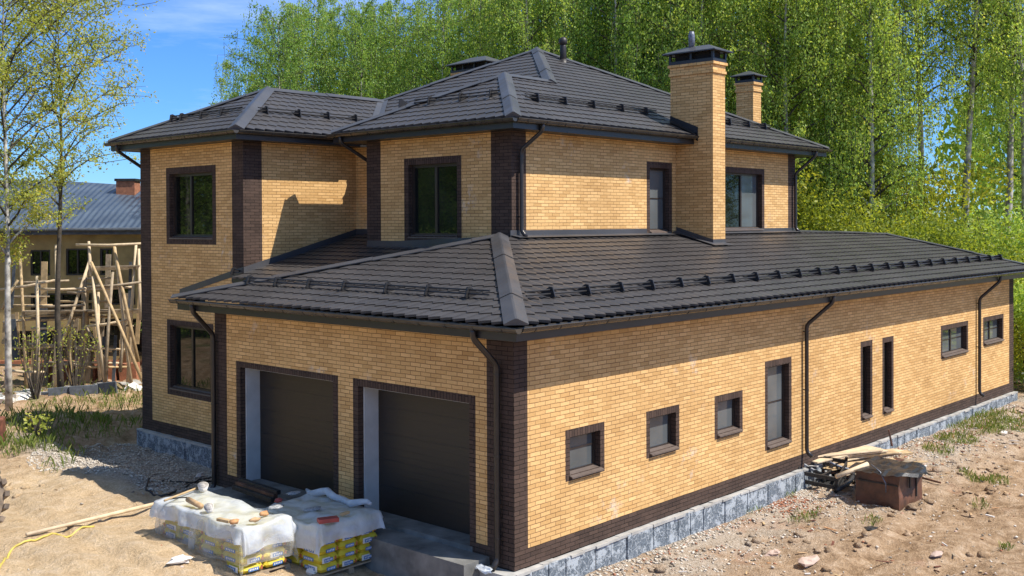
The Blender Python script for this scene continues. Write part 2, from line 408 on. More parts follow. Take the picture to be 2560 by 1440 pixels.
def window(pl, o, sur, depth=.15, panes=(1,), glass=('glass_grey',), bars=(), sill='out', fw=.055, label=None):
    "o = outer rectangle of the dark brick surround (u0,u1,z0,z1), sur = (left,right,bottom,top) widths"
    a, b, c, d = o; i0, i1, j0, j1 = a+sur[0], b-sur[1], c+sur[2], d-sur[3]
    fr = MB()
    for q in ((i0, i1, j0, j0+fw), (i0, i1, j1-fw, j1), (i0, i0+fw, j0+fw, j1-fw), (i1-fw, i1, j0+fw, j1-fw)):
        pl.box(fr, *q, depth-.035, depth+.03, 'frame')
    tot = sum(panes); x = i0+fw; W_ = i1-i0-2*fw; cuts = []
    for k, p in enumerate(panes):
        w = W_*p/tot; cuts.append((x, x+w)); x += w
    for k in range(1, len(cuts)): pl.box(fr, cuts[k][0]-fw*.6, cuts[k][0]+fw*.6, j0+fw, j1-fw, depth-.03, depth+.028, 'frame')
    for bz in bars: pl.box(fr, i0+fw, i1-fw, j0+(j1-j0)*bz-.012, j0+(j1-j0)*bz+.012, depth-.012, depth+.026, 'frame')
    win = fr.build('window', house, label)
    sb = MB()   # dark brick surround: soldier course above and below, stretchers beside, plus the reveals
    pl.quad(sb, a, b, j1, d, 'dark', 0, True); pl.quad(sb, a, b, c, j0, 'dark', 0, True)
    pl.quad(sb, a, i0, j0, j1, 'dark'); pl.quad(sb, i1, b, j0, j1, 'dark')
    rv = [[pl.P(i0, j0), pl.P(i0, j0, depth), pl.P(i0, j1, depth), pl.P(i0, j1)], [pl.P(i1, j0, depth), pl.P(i1, j0), pl.P(i1, j1), pl.P(i1, j1, depth)],
          [pl.P(i0, j1, depth), pl.P(i1, j1, depth), pl.P(i1, j1), pl.P(i0, j1)], [pl.P(i0, j0), pl.P(i1, j0), pl.P(i1, j0, depth), pl.P(i0, j0, depth)]]
    for k, q in enumerate(rv):
        sb.face(q, 'dark', [((p[0]+p[1]), p[2]) if k < 2 else (p[1] if pl.ax == 'y' else p[0], p[0] if pl.ax == 'y' else p[1]) for p in q])
    sb.build('surround', win)
    for k, (p0, p1) in enumerate(cuts):
        g = MB(); e0 = .6*fw if k else 0; e1 = .6*fw if k < len(cuts)-1 else 0
        pl.box(g, p0+e0, p1-e1, j0+fw, j1-fw, depth+.004, depth+.02, glass[k % len(glass)]); g.build('pane', win)
    if sill:
        s_ = MB(); e = .07 if sill == 'out' else .02
        q0, q1 = [pl.P(i0-.015, j0+.03, depth-.035), pl.P(i1+.015, j0+.03, depth-.035)], [pl.P(i1+.015, j0-.03, -e), pl.P(i0-.015, j0-.03, -e)]
        q2, q3 = [pl.P(i0-.015, j0-.055, -e), pl.P(i1+.015, j0-.055, -e)], [pl.P(i0-.015, j0+.004, depth-.035), pl.P(i1+.015, j0+.004, depth-.035)]
        s_.face(q0+q1, 'sill'); s_.face([q1[1], q1[0], q2[1], q2[0]], 'sill')
        s_.face([q2[0], q2[1], q3[1], q3[0]], 'sill'); s_.face([q0[0], q1[1], q2[0], q3[0]], 'sill'); s_.face([q1[0], q0[1], q3[1], q2[1]], 'sill')
        s_.build('sill', win)
    return (i0, i1, j0, j1)

BAND = .305
# --- long right wall (sunlit)
G = Plane('y', 0.0)
RW = [((1.317, 2.42, 1.222, 2.115), (1,), (.62,), None), ((3.714, 4.833, 1.225, 2.117), (1,), (), None), ((6.13, 7.252, 1.214, 2.112), (1,), (), None),
      ((8.205, 9.42, .652, 2.617), (1,), (.52,), None), ((13.05, 13.76, .633, 2.64), (1,), (), None), ((14.37, 15.09, .615, 2.635), (1,), (), None),
      ((18.418, 20.63, 1.676, 2.65), (1, 1), (.55,), None), ((21.932, 23.856, 1.742, 2.652), (1, 1), (.55,), None)]
wall(G, 0, 24.847, 0, ZS1+.01, [(0, .335, 0, 9, 'quoin'), (24.41, 24.847, 0, 9, 'quoin'), (0, 24.847, 0, BAND, 'base_course')], [r[0] for r in RW])
for o, pn, brs, lb in RW:
    window(G, o, (.12, .12, .10, .138), .15, pn, ('glass_grey',) if o[0] < 12 or o[0] > 18 else ('glass_dark',), brs, fw=.05 if o[1]-o[0] > .8 else .035)
# --- garage front
F = Plane('x', 0.0)
DR, DL = (1.02, 3.945, .22, 2.64), (4.69, 7.82, .22, 2.66)
wall(F, 0, 8.78, 0, ZS1+.01, [(0, .61, 0, 9, 'quoin'), (8.32, 8.78, 0, 9, 'quoin'), (0, 8.78, 0, BAND, 'base_course')],
     [(DR[0]-.148, DR[1]+.148, 0, DR[3]+.143), (DL[0]-.155, DL[1]+.148, 0, DL[3]+.125)])
def garage_door(o, e0, e1, top, label):
    a, b, c, d = o; dep = .47
    mb = MB(); F.quad(mb, a-.02, b+.02, c-.2, d+.02, 'door', dep)
    for z in np.arange(c+.5, d, .5): F.box(mb, a, b, z-.004, z+.004, dep-.006, dep+.01, 'trim')
    door = mb.build('garage_door', house, label)
    sb = MB()
    F.quad(sb, a-e0, b+e1, d, d+top, 'dark', 0, True); F.quad(sb, a-e0, a, 0, d, 'dark'); F.quad(sb, b, b+e1, 0, d, 'dark')
    for u in (a, b):
        q = [F.P(u, 0), F.P(u, 0, .13), F.P(u, d, .13), F.P(u, d)]; sb.face(q, 'dark', [(p[0]+p[1], p[2]) for p in q])
    q = [F.P(a, d), F.P(b, d), F.P(b, d, .13), F.P(a, d, .13)]; sb.face(q, 'dark', [(p[0], p[1]) for p in q])
    sb.build('surround', door)
    jb = MB()
    F.box(jb, b-.035, b+.1, c-.02, d+.1, .13, dep+.02, 'plaster'); F.box(jb, a-.1, a+.035, c-.02, d+.1, .13, dep+.02, 'plaster')
    F.box(jb, a+.035, b-.035, d-.035, d+.1, .13, dep+.02, 'plaster')
    jb.build('jamb', door)
garage_door(DR, .148, .148, .143, None); garage_door(DL, .155, .148, .125, None)
# --- wing, recess and upper block
Wf = Plane('x', 2.286); Ws = Plane('y', 11.08); Rc = Plane('x', 5.87); Bf = Plane('x', 4.76); Br = Plane('y', 4.351)
wu, wl = (12.29, 14.71, 5.158, 7.205), (12.455, 14.725, 1.10, 3.125)
wall(Wf, 8.78, 16.07, 0, ZS2+.01, [(15.52, 16.07, 0, 9, 'quoin'), (11.08, 11.57, 3.9, 9, 'quoin'), (8.78, 16.07, 0, BAND, 'base_course'), (8.78, 11.08, 4.3, 9, 'skip')], [wu, wl])
window(Wf, wu, (.17, .17, .19, .175), .16, (1, 1.5)[::-1], ('glass_dark', 'glass_dark'), (), 'in', .07)
window(Wf, wl, (.15, .15, .20, .145), .16, (1, 1.2)[::-1], ('glass_dark', 'glass_dark'), (), 'in', .07)
wall(Ws, 2.286, 5.87, 4.0, ZS2+.01, [(2.286, 2.838, 0, 9, 'quoin')])
rw = (9.5, 10.62, 5.30, 7.02)
wall(Rc, 9.31, 11.08, 4.6, ZS2+.01, [], [rw]); window(Rc, rw, (.12, .12, .12, .14), .15, (1,), ('glass_dark',), (), 'in')
bw = (5.925, 7.905, 5.25, 7.268)
wall(Bf, 4.351, 9.31, 3.9, ZS2+.01, [(8.772, 9.31, 0, 9, 'quoin'), (4.351, 4.98, 0, 9, 'quoin')], [bw])
window(Bf, bw, (.15, .155, .13, .165), .16, (1, 1), ('glass_dark',), (), 'in', .07)
ba, bb = (9.94, 11.10, 5.36, 7.263), (13.42, 16.03, 5.385, 7.265)
wall(Br, 4.76, 17.96, 4.3, ZS2+.01, [(4.76, 5.242, 0, 9, 'quoin'), (17.493, 17.96, 0, 9, 'quoin')], [ba, bb])
window(Br, ba, (.14, .14, .10, .16), .16, (1,), ('glass_grey',), (.52,)); window(Br, bb, (.14, .14, .10, .165), .16, (1.35, 1), ('glass_dark', 'glass_grey'), ())
# sides turned away from the photograph
mb = MB()
for pl, a, b, z0, z1 in ((Plane('y', 8.78, True), 0, 2.286, 0, ZS1), (Plane('x', 24.847, True), 0, 8.2, 0, ZS1), (Plane('y', 8.2, True), 17.96, 24.847, 0, ZS1),
                     (Plane('y', 16.07, True), 2.286, 18.4, 0, ZS2), (Plane('x', 17.96, True), 4.351, 16.07, 0, ZS2), (Plane('y', 9.31, True), 4.76, 5.87, 4.3, ZS2)):
    mb = MB(); pl.quad(mb, a, b, z0, z1, 'yellow'); mb.build('wall', house)

# --- plinth blocks
def plinth(pl, u0, u1, z0, z1, seed):
    rr = random.Random(seed); mb = MB(); u = u0
    while u < u1-.05:
        w = min(rr.uniform(.40, .47), u1-u)
        if u1-u-w < .2: w = u1-u
        e = rr.uniform(.095, .125)
        pl.box(mb, u+.012, u+w-.012, z0, z1-rr.uniform(.03, .06), -e, .02, 'plinth'); u += w
    pl.box(mb, u0, u1, z0, z1-.05, -.085, .02, 'concrete')
    # rough mortar ledge on top
    n = int((u1-u0)/.35); top = []
    for k in range(n):
        a, b = u0+(u1-u0)*k/n, u0+(u1-u0)*(k+1)/n
        pl.box(mb, a, b, z1-.062, z1-.004-rr.uniform(0, .02), -rr.uniform(.10, .14), .02, 'concrete')
    return mb.build('plinth', house, bevel=.012)
plinth(G, -.1, 24.95, -1.0, .0, 1); plinth(Wf, 8.9, 16.2, -1.0, .0, 2)
mb = MB()   # concrete apron and door slab in front of the garages
mb.box(-.25, 0.0, -.12, 8.78, -1.0, -.012, 'concrete'); mb.box(-.012, .5, .95, 7.95, -1.0, .215, 'slab'); mb.box(-.62, -.013, .55, 7.95, -1.0, .13, 'slab')
mb.build('door_slab', house, bevel=.02)
mb = MB(); mb.box(-.02, .02, .62, 8.3, -.01, .0, 'concrete')

# --- roofs
def tiles(mb, O, U, H, t, poly, eave_edge=0, row=.34, wave=.29, mat='roof'):
    "pressed-metal tile sheet on the plane through O (on the eave) rising by t along H, clipped to the convex plan polygon"
    O, U, H = Vector(O), Vector(U), Vector(H); ct = 1/math.sqrt(1+t*t); S = (H+Vector((0, 0, t)))*ct; Nn = U.cross(S)
    if Nn.z < 0: Nn = -Nn
    us = [(Vector((x, y, 0))-Vector((O.x, O.y, 0))).dot(U) for x, y in poly]; vs = [(Vector((x, y, 0))-Vector((O.x, O.y, 0))).dot(H)/ct for x, y in poly]
    u0, u1, v1 = math.floor(min(us)/wave)*wave-wave, max(us)+wave, max(vs)
    nu = int((u1-u0)/(wave/4))+2; nr = int(v1/row)+2
    zig = [0, .5, 1, .5]; wv = [0, .6, 1, .6]
    bm = bmesh.new(); rows = []
    v00 = math.floor(min(vs)/row)*row if min(vs) > row else -.07
    nr = int((v1-v00)/row)+2
    for r in range(nr):
        low, hi = [], []
        for i in range(nu):
            u = u0+i*wave/4; k = i % 4; z = .15*(1-zig[k]); w = .026*wv[k]
            va = v00+r*row+z; vb = v00+(r+1)*row+z
            low.append(bm.verts.new(O+U*u+S*(va-.022)+Nn*(.018+w))); hi.append(bm.verts.new(O+U*u+S*(vb+.004)+Nn*(.0+w)))
        rows.append((low, hi))
    for r in range(nr):
        low, hi = rows[r]
        for i in range(nu-1): bm.faces.new((low[i], low[i+1], hi[i+1], hi[i]))
        if r+1 < nr:
            nl = rows[r+1][0]
            for i in range(nu-1): bm.faces.new((hi[i], hi[i+1], nl[i+1], nl[i]))
    low = rows[0][0]
    if v00 < 0:   # front lip of the first row
        lip = [bm.verts.new(v.co-Nn*.045) for v in low]
        for i in range(nu-1): bm.faces.new((lip[i], lip[i+1], low[i+1], low[i]))
    cx = sum(p[0] for p in poly)/len(poly); cy = sum(p[1] for p in poly)/len(poly)
    for k in range(len(poly)):
        if k == eave_edge: continue
        a, b = poly[k], poly[(k+1) % len(poly)]
        n = Vector((b[1]-a[1], -(b[0]-a[0]), 0)).normalized()
        if n.dot(Vector((cx-a[0], cy-a[1], 0))) > 0: n = -n
        bmesh.ops.bisect_plane(bm, geom=bm.verts[:]+bm.edges[:]+bm.faces[:], plane_co=(a[0], a[1], 0), plane_no=n, clear_outer=True)
    bm.normal_update(); off = len(mb.v); bm.verts.index_update()
    for v in bm.verts: mb.v.append(tuple(v.co))
    mi = mb.mi(mat)
    for f in bm.faces:
        ids = [off+v.index for v in f.verts]
        if f.normal.dot(Nn) < -.2: ids = ids[::-1]
        mb.f.append(tuple(ids)); mb.m.append(mi); mb.uv += [(0, 0)]*len(ids)
    bm.free()
def sheet(mb, pts, mat='roof', th=.0):
    mb.face(pts, mat)
pz = lambda ze, t, d: ze+t*d
# lower roof
y0, x0 = -OV, -OV; yL = 8.78+OV; half = (yL-y0)/2; ax_, ay_ = x0+half, y0+half; az = ZE1+T1*half
XF = 25.40; K = (23.38, 3.82)
lower = MB()
tiles(lower, (x0, y0, ZE1), (0, 1, 0), (1, 0, 0), T1, [(x0, y0), (x0, yL), (ax_, ay_)])
lr = lower.build('roof', house)
mb = MB(); tiles(mb, (x0, y0, ZE1), (1, 0, 0), (0, 1, 0), T1, [(x0, y0), (XF, y0), K, (18.0, 4.36), (ax_, 4.36), ])
mb.build('roof', house)
mb = MB()   # narrow slope behind the hip, valley and the small roof in the recess
tiles(mb, (0, yL, ZE1), (-1, 0, 0), (0, -1, 0), T1, [(.935, yL), (x0, yL), (ax_, ay_), (4.80, ay_), (4.80, 5.47)])
tiles(mb, (1.95, 5, 4.45+T1*(1.95-2.27)), (0, 1, 0), (1, 0, 0), T1, [(1.95, 8.30), (1.95, 11.09), (5.9, 11.09), (5.9, 5.51), (4.76, 5.51)], 0)
zz = 4.45+T1*(1.95-2.27)
mb.box(1.93, 1.96, 9.2, 11.07, zz-.12, zz+.02, 'trim')
mb.build('roof', house)
mb = MB(); zK = ZE1+T1*(K[1]-y0)   # slopes that face away at the far end
sheet(mb, [(XF, y0, ZE1), (XF, 8.75, ZE1), (K[0], K[1], zK)]); sheet(mb, [(18, 4.36, 5.36), (K[0], K[1], zK), (XF, 8.75, ZE1), (18, 8.75, ZE1)])
sheet(mb, [(ax_, ay_, az), (4.9, ay_, az), (4.9, 4.36, az), (ax_, 4.36, az)])
mb.build('roof', house)
# upper roof
xb, yb, yw0, yw1, xw = 4.205, 3.796, 10.525, 16.64, 1.731
ybl = 9.93; xr = 5.99; xf = 18.95; hb = (ybl-yb)/2; hw = (yw1-yw0)/2; hm = (xf-xr)/2
zb, zw, zm = ZE2+T2*hb, ZE2+T2*hw, ZE2+T2*hm
APX = (xr+hm, yb+hm)
mb = MB(); tiles(mb, (xb, yb, ZE2), (0, 1, 0), (1, 0, 0), T2, [(xb, yb), (xb, ybl), (xb+hb, yb+hb)])
tiles(mb, (xb, yb, ZE2), (1, 0, 0), (0, 1, 0), T2, [(xb, yb), (xr+.003, yb), (xr+hb, yb+hb), (xb+hb, yb+hb)])
sheet(mb, [(xb, ybl, ZE2), (xr, ybl, ZE2), (xr+hb, yb+hb, zb), (xb+hb, yb+hb, zb)])
mb.build('roof', house)
mb = MB(); tiles(mb, (xb, yb, ZE2), (1, 0, 0), (0, 1, 0), T2, [(xr, yb), (xf, yb), APX])
tiles(mb, (xr, yb, ZE2), (0, 1, 0), (1, 0, 0), T2, [(xr, yb), (xr, yb+2*hm), APX])
sheet(mb, [(xf, yb, ZE2), (xf, yb+2*hm, ZE2), (*APX, zm)]); sheet(mb, [(xr, yb+2*hm, ZE2), (*APX, zm), (xf, yb+2*hm, ZE2)])
mb.build('roof', house)
PKW = (xw+hw, yw0+hw)
mb = MB(); tiles(mb, (xw, yw0, ZE2), (0, 1, 0), (1, 0, 0), T2, [(xw, yw0), (xw, yw1), PKW])
tiles(mb, (xw, yw0, ZE2), (1, 0, 0), (0, 1, 0), T2, [(xw, yw0), (xr, yw0), (xr+hw, yw0+hw), PKW])
sheet(mb, [(xw, yw1, ZE2), (*PKW, zw), (xr+hw+.3, PKW[1], zw), (xr+hw+.3, yw1, ZE2)])
mb.build('roof', house)
# ridge and hip caps
def cap(p0, p1, n1, n2, w=.2, lift=.075, seg=2.0, e=0.0):
    p0, p1, n1, n2 = map(Vector, (p0, p1, n1, n2)); d = (p1-p0); L = d.length; d.normalize(); p0 = p0-d*e; L += e
    n1.normalize(); n2.normalize(); s1 = n1.cross(d); s2 = n2.cross(d)
    mid = (n1+n2).normalized()
    if s1.dot(n2) > 0: s1 = -s1          # each wing of the cap runs down its own slope
    if s2.dot(n1) > 0: s2 = -s2
    mb = MB(); k = 0.0; i = 0
    while k < L-.01:
        q = min(k+seg, L); dz = .012*(i % 2)
        a, b = p0+d*k, p0+d*q
        up = mid*(lift+dz)
        lo = .058+dz
        A = [a+s1*w+n1*(lo-.02), a+s1*w+n1*lo, a+s1*.018+up, a+s2*.018+up, a+s2*w+n2*lo, a+s2*w+n2*(lo-.02)]
        B = [x+(b-a) for x in A]
        for j in range(5): mb.face([A[j], B[j], B[j+1], A[j+1]], 'cap')
        if i == 0: mb.face(A[::-1], 'cap')
        k = q; i += 1
    mb.build('ridge_cap', house)
nx1, ny1, py1 = (-T1, 0, 1), (0, -T1, 1), (0, T1, 1); nx2, ny2, py2 = (-T2, 0, 1), (0, -T2, 1), (0, T2, 1)
cap((x0, y0, ZE1), (ax_, ay_, az), nx1, ny1, .19, .115, 1.6, .06); cap((x0, yL, ZE1), (ax_, ay_, az), nx1, py1, .22, .08, 2.2, .1)
cap((XF, y0, ZE1), (*K, zK), (T1*2, .0, 1), ny1, .2); cap((18.0, 4.36, 5.37), (*K, zK), ny1, py1, .16, .06)
cap((xb, yb, ZE2), (xb+hb, yb+hb, zb), nx2, ny2, .17, .11, 1.7, .05); cap((xb, ybl, ZE2), (xb+hb, yb+hb, zb), nx2, py2, .2, .08, 2, .05)
cap((xb+hb, yb+hb, zb), (xr+hb+.1, yb+hb, zb), ny2, py2, .18, .075)
cap((xr+hb-.1, yb+hb-.1, zb-.04), (*APX, zm), nx2, ny2, .17, .11, 1.5); cap((xr+2.8, yb+2*hm-2.8, ZE2+2.8*T2), (*APX, zm), nx2, py2, .18, .08)
cap((xf, yb, ZE2), (*APX, zm), (T2, 0, 1), ny2, .2, .08, 2, .05)
cap((xw, yw0, ZE2), (*PKW, zw), nx2, ny2, .19, .11, 6, .05); cap((xw, yw1, ZE2), (*PKW, zw), nx2, py2, .2, .08, 2, .05)
cap((*PKW, zw), (xr+hw, PKW[1], zw), ny2, py2, .2, .08)
# valley tray between wing and main roof
mb = MB(); a, b = Vector((xr, yw0, ZE2+.07)), Vector((xr+hw, yw0+hw, zw+.05)); sd = Vector((.19, -.19, .05))
mb.face([a-Vector((.22, 0, -.0)), b-Vector((.22, 0, 0)), b, a], 'cap'); mb.face([a, b, b-Vector((0, .22, 0)), a-Vector((0, .22, 0))], 'cap'); mb.build('valley_tray', house)
# flashings where roofs meet walls
mb = MB()
zf = ZE1+T1*(4.351-y0)
mb = None
for a0_, a, b_, hh_ in ((4.70, 4.72, 9.92, .16), (11.9, 11.9, 18.0, .13)):
    mb = MB(); mb.box(a0_, b_, 4.335, 4.349, zf-.1, zf+hh_, 'cap')
    mb.face([(a, 4.334, zf+.05), (b_ if b_ > 12 else 11.27, 4.334, zf+.05), (b_ if b_ > 12 else 11.27, 4.334-.27, zf+.06-.27*T1+.012), (a, 4.334-.27, zf+.06-.27*T1+.012)][::-1], 'cap')
    mb.build('flashing', house)
mb = MB()   # along the wing side and front
def fl(p, q, h, off):
    p, q, off = Vector(p), Vector(q), Vector(off)
    mb = MB(); mb.face([p+off, q+off, q+off+Vector((0, 0, h)), p+off+Vector((0, 0, h))], 'cap'); mb.build('flashing', house)
z3 = lambda x: 4.45+T1*(x-2.27)
fl((2.28, 11.08, z3(2.28)-.02), (5.88, 11.08, z3(5.88)-.02), .19, (0, -.014, 0)); fl((2.286, 14.05, 3.80), (2.286, 11.07, 4.47), .16, (-.014, 0, 0))
fl((5.87, 11.07, z3(5.87)), (5.87, 9.31, z3(5.87)), .17, (-.014, 0, 0)); fl((4.76, 9.3, z3(4.76)), (4.76, 4.9, z3(4.76)), .17, (-.014, 0, 0))
fl((4.76, 9.3, z3(4.76)+.002), (4.76, 4.36, z3(4.76)+.2), .12, (-.018, 0, 0))
# soffits and fascias
mb = MB()
mb.box(x0+.01, XF-.01, y0+.01, yL-.01, ZS1+.012, ZS1+.03, 'trim')
for q in ((x0-.012, x0+.02, y0-.012, yL, ZS1, ZS1+.21), (x0+.02, XF, y0-.012, y0+.02, ZS1, ZS1+.21), (x0+.02, .1, yL-.02, yL+.012, ZS1, ZS1+.21), (XF-.02, XF+.012, y0+.02, 8.75, ZS1, ZS1+.21)): mb.box(*q, 'trim')
mb.build('fascia', house)
mb = MB()
mb.box(xb+.01, xf-.01, yb+.01, ybl-.01, ZS2+.012, ZS2+.03, 'trim'); mb.box(xw+.01, xr, yw0+.01, yw1-.01, ZS2+.012, ZS2+.03, 'trim'); mb.box(xr+.002, xf-.03, ybl, yw1-.01, ZS2+.014, ZS2+.032, 'trim')
for q in ((xb-.012, xb+.02, yb-.012, ybl, ZS2, ZS2+.19), (xb+.02, xf, yb-.012, yb+.02, ZS2, ZS2+.19), (xb+.02, xr, ybl-.02, ybl+.012, ZS2, ZS2+.19), (xf-.02, xf+.012, yb+.02, yw1, ZS2, ZS2+.19),
          (xw-.012, xw+.02, yw0-.012, yw1, ZS2, ZS2+.19), (xw+.02, xr, yw0-.012, yw0+.02, ZS2, ZS2+.19), (xw, xf, yw1-.02, yw1+.012, ZS2, ZS2+.19), (xr-.012, xr+.02, ybl+.012, yw0-.02, ZS2, ZS2+.19)): mb.box(*q, 'trim')
mb.build('fascia', house)
def gutter(p, q, out, z, ends=(.06, .06)):
    p, q, out = Vector((*p, z)), Vector((*q, z)), Vector((*out, 0)); d = (q-p).normalized(); p = p-d*ends[0]+out*.075; q = q+d*ends[1]+out*.075
    p = p+out*.012; q = q+out*.012; r = .080; mb = MB(); n = 8; ang = [math.pi+math.pi*k/n for k in range(n+1)]
    prof = lambda rr: [out*(-math.cos(a)*rr)*-1+Vector((0, 0, math.sin(a)*rr)) for a in ang]
    po, pi = prof(r), prof(r-.008)
    for k in range(n):
        mb.face([p+po[k], p+po[k+1], q+po[k+1], q+po[k]], 'gutter'); mb.face([p+pi[k+1], p+pi[k], q+pi[k], q+pi[k+1]], 'gutter')
    for s_ in (1, -1): mb.tube([p+out*r*s_, q+out*r*s_], .011, 'gutter', 6)
    for e in (p, q): mb.face([e+x for x in po], 'gutter')
    L = (q-p).length; m = max(2, int(L/.62))
    for k in range(m):     # hooks
        c = p+d*(L*(k+.5)/m); pb = prof(r+.006)
        for j in range(n): mb.face([c-d*.014+pb[j], c-d*.014+pb[j+1], c+d*.014+pb[j+1], c+d*.014+pb[j]], 'trim')
    return mb.build('gutter', house)
zg1, zg2 = ZE1-.055, ZE2-.055
gutter((x0, y0), (x0, yL), (-1, 0), zg1, (.14, .1)); gutter((x0, y0), (XF, y0), (0, -1), zg1, (.005, .1))
gutter((xb, yb), (xb, ybl), (-1, 0), zg2, (.14, .1)); gutter((xb, yb), (xf, yb), (0, -1), zg2, (.005, .1))
gutter((xw, yw0), (xw, yw1), (-1, 0), zg2, (.14, .1)); gutter((xw, yw0), (xr-.4, yw0), (0, -1), zg2, (.005, .0))
# downpipes
def downpipe(top, kinkz, foot, shoe, r=.047):
    "top: outlet under the gutter, foot: (x,y,zbottom) along the wall, shoe: outward direction of the outlet at the foot"
    top, foot, shoe = Vector(top), Vector(foot), Vector(shoe)
    a = top; b = top-Vector((0, 0, .16)); c = Vector((foot.x, foot.y, kinkz)); e = Vector((foot.x, foot.y, foot.z))
    def arc(p, q, s_, k=.09, n=4):
        u, w = (p-q).normalized(), (s_-q).normalized(); P0, P2 = q+u*k, q+w*k
        return [(P0*(1-t)**2+q*2*t*(1-t)+P2*t*t) for t in [i/n for i in range(n+1)]]
    f = e+shoe*.13-Vector((0, 0, .12))
    pts = [a]+arc(a, b, c)+arc(b, c, e)+arc(c, e, f, .07)+[f]
    mb = MB(); mb.tube(pts, r, 'pipe', 12); o = mb.build('downpipe', house, smooth=True)
    cb = MB(); cb.tube([a+Vector((0, 0, .07)), a-Vector((0, 0, .03))], [r*1.6, r*1.1], 'pipe', 12); cb.build('outlet', o)
    z = c.z-.15
    while z > e.z+.2:
        k = MB(); k.tube([(c.x, c.y, z+.012), (c.x, c.y, z-.012)], r*1.16, 'trim', 12); 
        n_ = -shoe; k.bar((c.x, c.y, z), Vector((c.x, c.y, z))+n_*.09, .02, .02, 'trim'); k.build('clamp', o); z -= 1.35
gx, gy = x0-.075, y0-.075
downpipe((gx, on_x(1182, 830, gx).y, zg1-.05), 3.36, (-.09, on_x(1242, 1000, -.09).y, .14), (-1, 0, 0), .052)
downpipe((gx, on_x(480, 775, gx).y, zg1-.05), 3.30, (-.09, 8.70, .02), (-1, 0, 0), .052)
downpipe((10.23, gy, zg1-.05), 3.30, (9.98, -.09, .38), (0, -1, 0)); downpipe((21.62, gy, zg1-.05), 3.28, (21.36, -.09, .38), (0, -1, 0))
downpipe((on_y(1357, 320, yb-.075).x, yb-.075, zg2-.05), 7.32, (on_y(1304, 450, 4.26).x, 4.26, 5.50), (0, -1, 0)); downpipe((on_y(2040, 380, yb-.075).x, yb-.075, zg2-.05), 7.18, (on_y(1989, 500, 4.26).x, 4.26, 5.48), (0, -1, 0))
downpipe((xb-.075, ybl-.35, zg2-.05), 7.25, (4.95, 9.41, 5.2), (0, 1, 0)); downpipe((xw-.075, yw1-.45, zg2-.05), 7.2, (2.52, 16.17, .1), (0, 1, 0))
# snow guards
def snow_guard(pts, S, U, Nn, rail0, rail1, h=.12):
    "brackets at pts (on the roof plane), S up-slope, U along the eave, Nn normal"
    S, U, Nn = Vector(S).normalized(), Vector(U).normalized(), Vector(Nn).normalized()
    mb = MB(); r0, r1 = Vector(rail0), Vector(rail1)
    for k, (dn, ds) in enumerate(((h*.95, .02), (h*.45, -.02))): mb.tube([r0+Nn*(dn+.04)+S*ds, r1+Nn*(dn+.04)+S*ds], .016, 'guard', 6)
    g = mb.build('snow_guard', house)
    for p in pts:
        p = Vector(p); b = MB(); t_ = U*.012; o = Nn*.045
        A = [p-S*.09+o, p+S*.22+o, p+S*.18+o+Nn*.025, p+S*.05+o+Nn*(h+.04), p-S*.02+o+Nn*(h+.05), p-S*.12+o+Nn*.02]
        b.face([x-t_ for x in A], 'guard'); b.face([x+t_ for x in A][::-1], 'guard')
        for j in range(6): b.face([A[j]-t_, A[(j+1) % 6]-t_, A[(j+1) % 6]+t_, A[j]+t_][::-1], 'guard')
        b.obox(p+o+S*.09-Nn*.008, S*.20, U*.03, Nn*.006, 'guard'); b.build('bracket', g)
zr = lambda ze, t, d: ze+t*d
S1x, S1y, S2x, S2y = (1, 0, T1), (0, 1, T1), (1, 0, T2), (0, 1, T2)
py_ = .43; zz = zr(ZE1, T1, py_-y0); snow_guard([(1.42+1.012*k, py_, zz) for k in range(24)], S1y, (1, 0, 0), ny1, (.75, py_, zz), (25.0, py_, zz))
px_ = .47; zz = zr(ZE1, T1, px_-x0); snow_guard([(px_, y_, zz) for y_ in (8.1, 7.1, 5.98, 4.85, 3.6, 2.48, 1.45)], S1x, (0, 1, 0), nx1, (px_, .95, zz), (px_, 8.3, zz))
py2 = 5.0; zz = zr(ZE2, T2, py2-yb); snow_guard([(x_, py2, zz) for x_ in (6.31, 7.35, 8.47, 9.68, 10.75)], S2y, (1, 0, 0), ny2, (5.9, py2, zz), (11.25, py2, zz))
snow_guard([(x_, py2, zz) for x_ in (13.9, 15.0, 16.1, 17.1)], S2y, (1, 0, 0), ny2, (12.0, py2, zz), (17.5, py2, zz))
px2 = 5.62; zz = zr(ZE2, T2, px2-xb); snow_guard([(px2, y_, zz) for y_ in (8.9, 7.83, 6.74, 5.72)], S2x, (0, 1, 0), nx2, (px2, 5.45, zz), (px2, 8.4, zz))
py3 = 11.65; zz = zr(ZE2, T2, py3-yw0); snow_guard([(x_, py3, zz) for x_ in (3.35, 4.38, 5.34, 6.3)], S2y, (1, 0, 0), ny2, (3.1, py3, zz), (6.9, py3, zz))
px3 = 2.88; zz = zr(ZE2, T2, px3-xw); snow_guard([(px3, y_, zz) for y_ in (12.82, 13.8, 14.8, 15.3)], S2x, (0, 1, 0), nx2, (px3, 11.9, zz), (px3, 15.35, zz))
zz = z3(2.3); snow_guard([(2.12, 11.22, z3(2.12))], S1x, (0, 1, 0), nx1, (2.12, 10.9, z3(2.12)), (2.12, 11.3, z3(2.12)))

